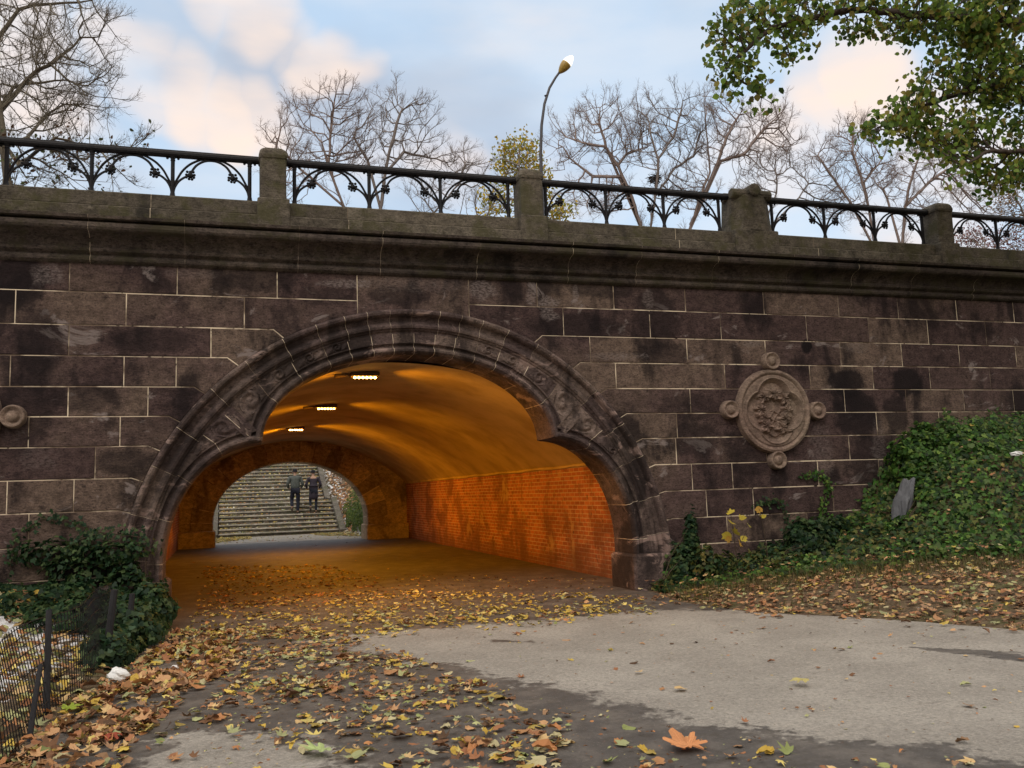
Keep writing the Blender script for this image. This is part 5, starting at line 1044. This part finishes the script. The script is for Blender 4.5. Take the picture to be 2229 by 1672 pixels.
tree('red_shrub', 'reddish-leaved bush low behind the railing at the right edge', [[(2140, 600), (2140, 540)]], [(2120, 520, 70, 25, 200), (2200, 530, 60, 30, 200)], 20, seed=12, ground_z=GZ, maxr=0.029, cat='bush',
     leaves=leafer(1700, [(.16, .04, .03), (.22, .07, .05), (.12, .03, .03), (.28, .12, .09)], (.06, .12), .18), thick=.8)
tree('rusty_tree', 'small tree with rusty brown leaves at the right edge, under the green branches', [[(2240, 600), (2235, 480), (2210, 430)]], [(2195, 430, 55, 55, 260), (2230, 480, 50, 50, 160)], 21, seed=13, ground_z=GZ, maxr=0.046,
     leaves=leafer(1300, [(.30, .16, .06), (.22, .12, .05), (.36, .22, .08), (.16, .13, .04)], (.07, .13), .2), thick=.8)
# nest
nc = at(1425, 391, 24); b_ = MB(); rg = random.Random(4)
for k in range(90):
    a_ = rg.uniform(0, 6.28); r_ = rg.uniform(.08, .27); z_ = rg.uniform(-.12, .16); c = Vector(nc) + Vector((math.cos(a_) * r_, math.sin(a_) * r_, z_)); d_ = Vector((-math.sin(a_) + rg.uniform(-.5, .5), math.cos(a_) + rg.uniform(-.5, .5), rg.uniform(-.4, .4))) * .2
    b_.tube([c - d_, c + d_], .012, 3)
tag(b_.build('bird_nest', M_TWIG), 'dark twig nest lodged in the fork of a bare tree', 'nest')
# left tree, nearer
def leftleaf(t, tips, P, par, deg, seed):
    rg = np.random.default_rng(3); q = tips[(tips[:, 2] < 8.2)]; i = rg.integers(0, len(q), 330); c = q[i] + rg.normal(0, .08, (330, 3)); near_ = c[:, 0] < c[:, 0].min() + 1.6
    cc = np.where(near_[:, None], pal(330, [(.16, .30, .04), (.12, .22, .03), (.22, .34, .06)]), pal(330, [(.09, .11, .05), (.14, .08, .05)])); scatter('leaves', OVAL, OVF, c, rg.normal(0, 1, (330, 3)), rg.uniform(.06, .11, 330), cc, M_LEAF, t)
tree('bare_tree', 'mossy tree at the left edge, a web of bare twigs with few green leaves', [[(18, 400), (12, 320), (0, 240), (-20, 100), (-60, 20)], [(0, 240), (60, 170), (110, 140), (160, 100)], [(0, 240), (30, 190), (120, 175)], [(12, 320), (40, 360), (90, 320), (120, 300)], [(-20, 100), (40, 20), (110, 8), (200, 0)], [(12, 320), (60, 300), (100, 250)]],
     [(60, 60, 130, 70, 520), (170, 60, 80, 60, 330), (80, 200, 110, 80, 480), (170, 180, 70, 80, 300), (90, 330, 110, 60, 420), (190, 350, 70, 60, 200), (260, 330, 50, 50, 60), (40, 420, 60, 40, 80), (-90, 120, 130, 160, 300)], 6.5, step=.22, dk=.30, infl=2.2, tipr=.0016, maxr=.10, extra=0, seed=21, pw=2.2, fan=.62, ground_z=4.55, bark=M_BARKL, leaves=leftleaf, thick=.9)
# the leafy tree overhead at the right
MAPR = (OVAL * [1.5, 1, 1], OVF)
tt_, P_, dg_ = tree('leafy_tree', 'green-leaved tree whose branches hang over the upper right corner', [[(2460, 700), (2440, 300), (2330, 60)], [(2440, 300), (2330, 60), (2100, 40), (1850, 20), (1680, 60), (1600, 130)], [(2440, 300), (2250, 160), (2050, 215), (1950, 260), (1900, 285)], [(2440, 300), (2300, 330), (2150, 330), (2080, 370)]],
     [(1590, 80, 50, 60, 260), (1640, 40, 60, 60, 260), (1600, 150, 50, 60, 260), (1650, 205, 35, 35, 110), (1740, 30, 80, 70, 330), (1720, 100, 40, 50, 90), (1860, 20, 90, 60, 480), (1990, 40, 100, 70, 700), (2130, 40, 110, 110, 900), (2150, 170, 100, 90, 900), (2040, 160, 60, 50, 260), (1980, 240, 75, 50, 460), (1920, 285, 55, 30, 200), (2090, 300, 100, 70, 800), (2180, 380, 70, 60, 500), (2000, 305, 60, 25, 180), (2260, 200, 80, 220, 500), (2300, 0, 120, 100, 300)],
     -1.6, step=.11, dk=.13, infl=.8, tipr=.0028, maxr=.12, extra=1, exl=.16, seed=31, bark=M_TWIG, leaves=leafer(10500, [(.14, .23, .035), (.09, .16, .028), (.20, .30, .05), (.30, .34, .06), (.055, .10, .02), (.24, .20, .045)], (.055, .105), .07, MAPR), thick=1.1, pw=2.1)
# ------------------------------------------------------------------ people on the stairs
M_SKIN = flat('skin', (.42, .26, .19), .6, 20, amt=.15); M_JKT = flat('dark_grey_green_jacket', (.085, .10, .095), .6, 9, amt=.6); M_SLV = flat('dark_grey_wool', (.09, .09, .10), .8, 20, amt=.3)
M_TRS = flat('navy_trousers', (.014, .017, .032), .8, 10); M_COAT = flat('dark_plum_coat', (.034, .028, .044), .75, 10); M_CAP = flat('black_knit_cap', (.018, .018, .024), .9, 40); M_SHOE = flat('dark_leather_shoe', (.06, .04, .035), .5, 20)
def skinned(name, verts, edges, radii, mat_, parent=None, sub=2, root=0):
    me = bpy.data.meshes.new(name); me.from_pydata(verts, edges, []); o = bpy.data.objects.new(name, me); COL.objects.link(o)
    o.modifiers.new('s', 'SKIN'); sv_ = me.skin_vertices[0].data
    for i, r in enumerate(radii): sv_[i].radius = r if isinstance(r, tuple) else (r, r)
    for i in range(len(verts)): sv_[i].use_root = (i == root)
    m_ = o.modifiers.new('u', 'SUBSURF'); m_.levels = sub; m_.render_levels = sub
    dg = bpy.context.evaluated_depsgraph_get(); me2 = bpy.data.meshes.new_from_object(o.evaluated_get(dg)); bpy.data.objects.remove(o); bpy.data.meshes.remove(me)
    o = bpy.data.objects.new(name, me2); COL.objects.link(o); me2.materials.clear(); me2.materials.append(mat_); me2.shade_smooth()
    if parent: o.parent = parent
    return o
def person(loc, label, woman):
    sc_ = .965 if woman else 1.0
    # facing +y (away), climbing; x to the right
    V = [(0, 0, .93), (0, .02, 1.10), (0, .05, 1.28), (0, .08, 1.40), (0, .11, 1.47), (0, .14, 1.53), (0, .155, 1.61), (0, .15, 1.69),
         (-.10, 0, .90), (-.125, .10, .52), (-.13, -.10, .22), (-.13, .0, .17),               # left leg, swinging
         (.10, 0, .90), (.105, .03, .48), (.09, -.04, .09), (.09, .10, .04),                   # right leg, standing
         (-.19, .07, 1.39), (-.30, .02, 1.14), (-.24, .20, 1.0),                               # left arm, elbow out
         (.19, .07, 1.39), (.30, .02, 1.14), (.24, .20, 1.0), (0.0, .0, .80)]
    V[10] = (-.13, -.14, .27); V[11] = (-.135, -.04, .20)
    E = [(0, 1), (1, 2), (2, 3), (3, 4), (4, 5), (5, 6), (6, 7), (0, 8), (8, 9), (9, 10), (10, 11), (0, 12), (12, 13), (13, 14), (14, 15), (3, 16), (16, 17), (17, 18), (3, 19), (19, 20), (20, 21)]
    Rr = [(.15, .11), (.14, .10), (.16, .105), (.14, .09), .055, .06, (.078, .09), (.066, .08), .085, .058, .038, .03, .085, .058, .038, .03, .055, .040, .028, .055, .040, .028]
    V = V[:22]
    # hands: palm + five fingers at each wrist
    for s_, wi in ((-1, 18), (1, 21)):
        w_ = Vector(V[wi]); pm = w_ + Vector((-s_ * .03, .075, -.01)); V.append(tuple(pm)); pi = len(V) - 1; E.append((wi, pi)); Rr.append((.032, .018))
        for k in range(4):
            l = (.030, .036, .033, .026)[k]; b0 = pm + Vector(((k - 1.5) * .018, .02, 0)); b1 = b0 + Vector((-s_ * .006, l, -.012)); b2 = b1 + Vector((-s_ * .012, l * .4, -.024))
            n0 = len(V); V += [tuple(b0), tuple(b1), tuple(b2)]; E += [(pi, n0), (n0, n0 + 1), (n0 + 1, n0 + 2)]; Rr += [.009, .0085, .007]
        n0 = len(V); V += [tuple(pm + Vector((-s_ * .03, -.01, .01))), tuple(pm + Vector((-s_ * .045, .02, .0)))]; E += [(pi, n0), (n0, n0 + 1)]; Rr += [.010, .008]
    body = skinned('person', V, E, Rr, M_SKIN); body.location = loc; body.scale = (sc_,) * 3; tag(body, label, 'person')
    # face features
    # trousers
    tr_ = skinned('trousers', [V[0], V[8], V[9], V[10], V[12], V[13], V[14]], [(0, 1), (1, 2), (2, 3), (0, 4), (4, 5), (5, 6)], [(.165, .125), .100, .076, .058, .100, .078, .062] if not woman else [(.15, .12), .09, .060, .046, .09, .062, .048], M_TRS, body)
    if not woman:
        skinned('jacket', [(0, .01, .90), (0, .02, 1.10), (0, .05, 1.28), (0, .08, 1.41), (0, .11, 1.48), V[16], V[17], V[18], V[19], V[20], V[21]], [(0, 1), (1, 2), (2, 3), (3, 4), (3, 5), (5, 6), (6, 7), (3, 8), (8, 9), (9, 10)],
                [(.185, .14), (.19, .145), (.20, .14), (.16, .11), .065, .082, .066, .052, .082, .066, .052], M_JKT, body)
    else:
        skinned('coat', [(0, .0, .52), (0, .0, .72), (0, 0, .92), (0, .015, 1.08), (0, .05, 1.26), (0, .08, 1.40), (0, .11, 1.48), V[16], V[17], V[18], V[19], V[20], V[21]], [(0, 1), (1, 2), (2, 3), (3, 4), (4, 5), (5, 6), (5, 7), (7, 8), (8, 9), (5, 10), (10, 11), (11, 12)],
                [(.20, .16), (.20, .16), (.185, .145), (.15, .12), (.165, .12), (.145, .10), .06, .07, .056, .044, .07, .056, .044], M_COAT, body, root=2)
        b_ = MB(); b_.grid([[(.158 * math.cos(k * math.pi / 10), .015 + .125 * math.sin(k * math.pi / 10), z) for k in range(20)] for z in (1.05, 1.085)], close=True); o = b_.build('belt', M_CAP); o.parent = body
    b_ = MB(); hc = V[7]; rows = []
    for i in range(7):
        th = math.pi * .5 * i / 6; rows.append([(hc[0] + .092 * math.sin(th + .02) * math.cos(k * math.pi / 8), hc[1] - .005 + .108 * math.sin(th + .02) * math.sin(k * math.pi / 8), hc[2] - .035 + .105 * math.cos(th)) for k in range(16)])
    rows.append([(hc[0] + .095 * math.cos(k * math.pi / 8), hc[1] - .005 + .11 * math.sin(k * math.pi / 8), hc[2] - .065) for k in range(16)])
    b_.grid(rows, close=True); b_.poly(rows[0]); o = b_.build('knit_cap', M_CAP, smooth=True); o.parent = body
    b_ = MB()
    for s_ in (-1, 1): b_.ball((s_ * .082, .15, 1.60), .022, 8, sc=(.5, .8, 1.2))
    b_.ball((0, .248, 1.60), .018, 8, sc=(.7, 1, 1.2)); o = b_.build('face_and_ears', M_SKIN, smooth=True); o.parent = body
    for (an, toe) in ((V[10], (V[10][0], V[10][1] + .13, V[10][2] - .19)), (V[14], (.09, .16, .035))):
        heel = (an[0], an[1] - .035, an[2] - .05); skinned('shoe', [heel, ((heel[0] + toe[0]) / 2, (heel[1] + toe[1]) / 2, (heel[2] + toe[2]) / 2), toe], [(0, 1), (1, 2)], [.042, .044, .034], M_SHOE, body)
    return body
k5 = 5 * RIS
person((2.60, STY + 4 * TRD + .17, k5), 'person in grey jacket and dark trousers climbing the stairs, the left one of the pair', False)
person((3.30, STY + 4 * TRD + .20, k5 + .0), 'person in long belted dark coat and knit cap climbing the stairs, right of the other', True)
bpy.context.view_layer.update()
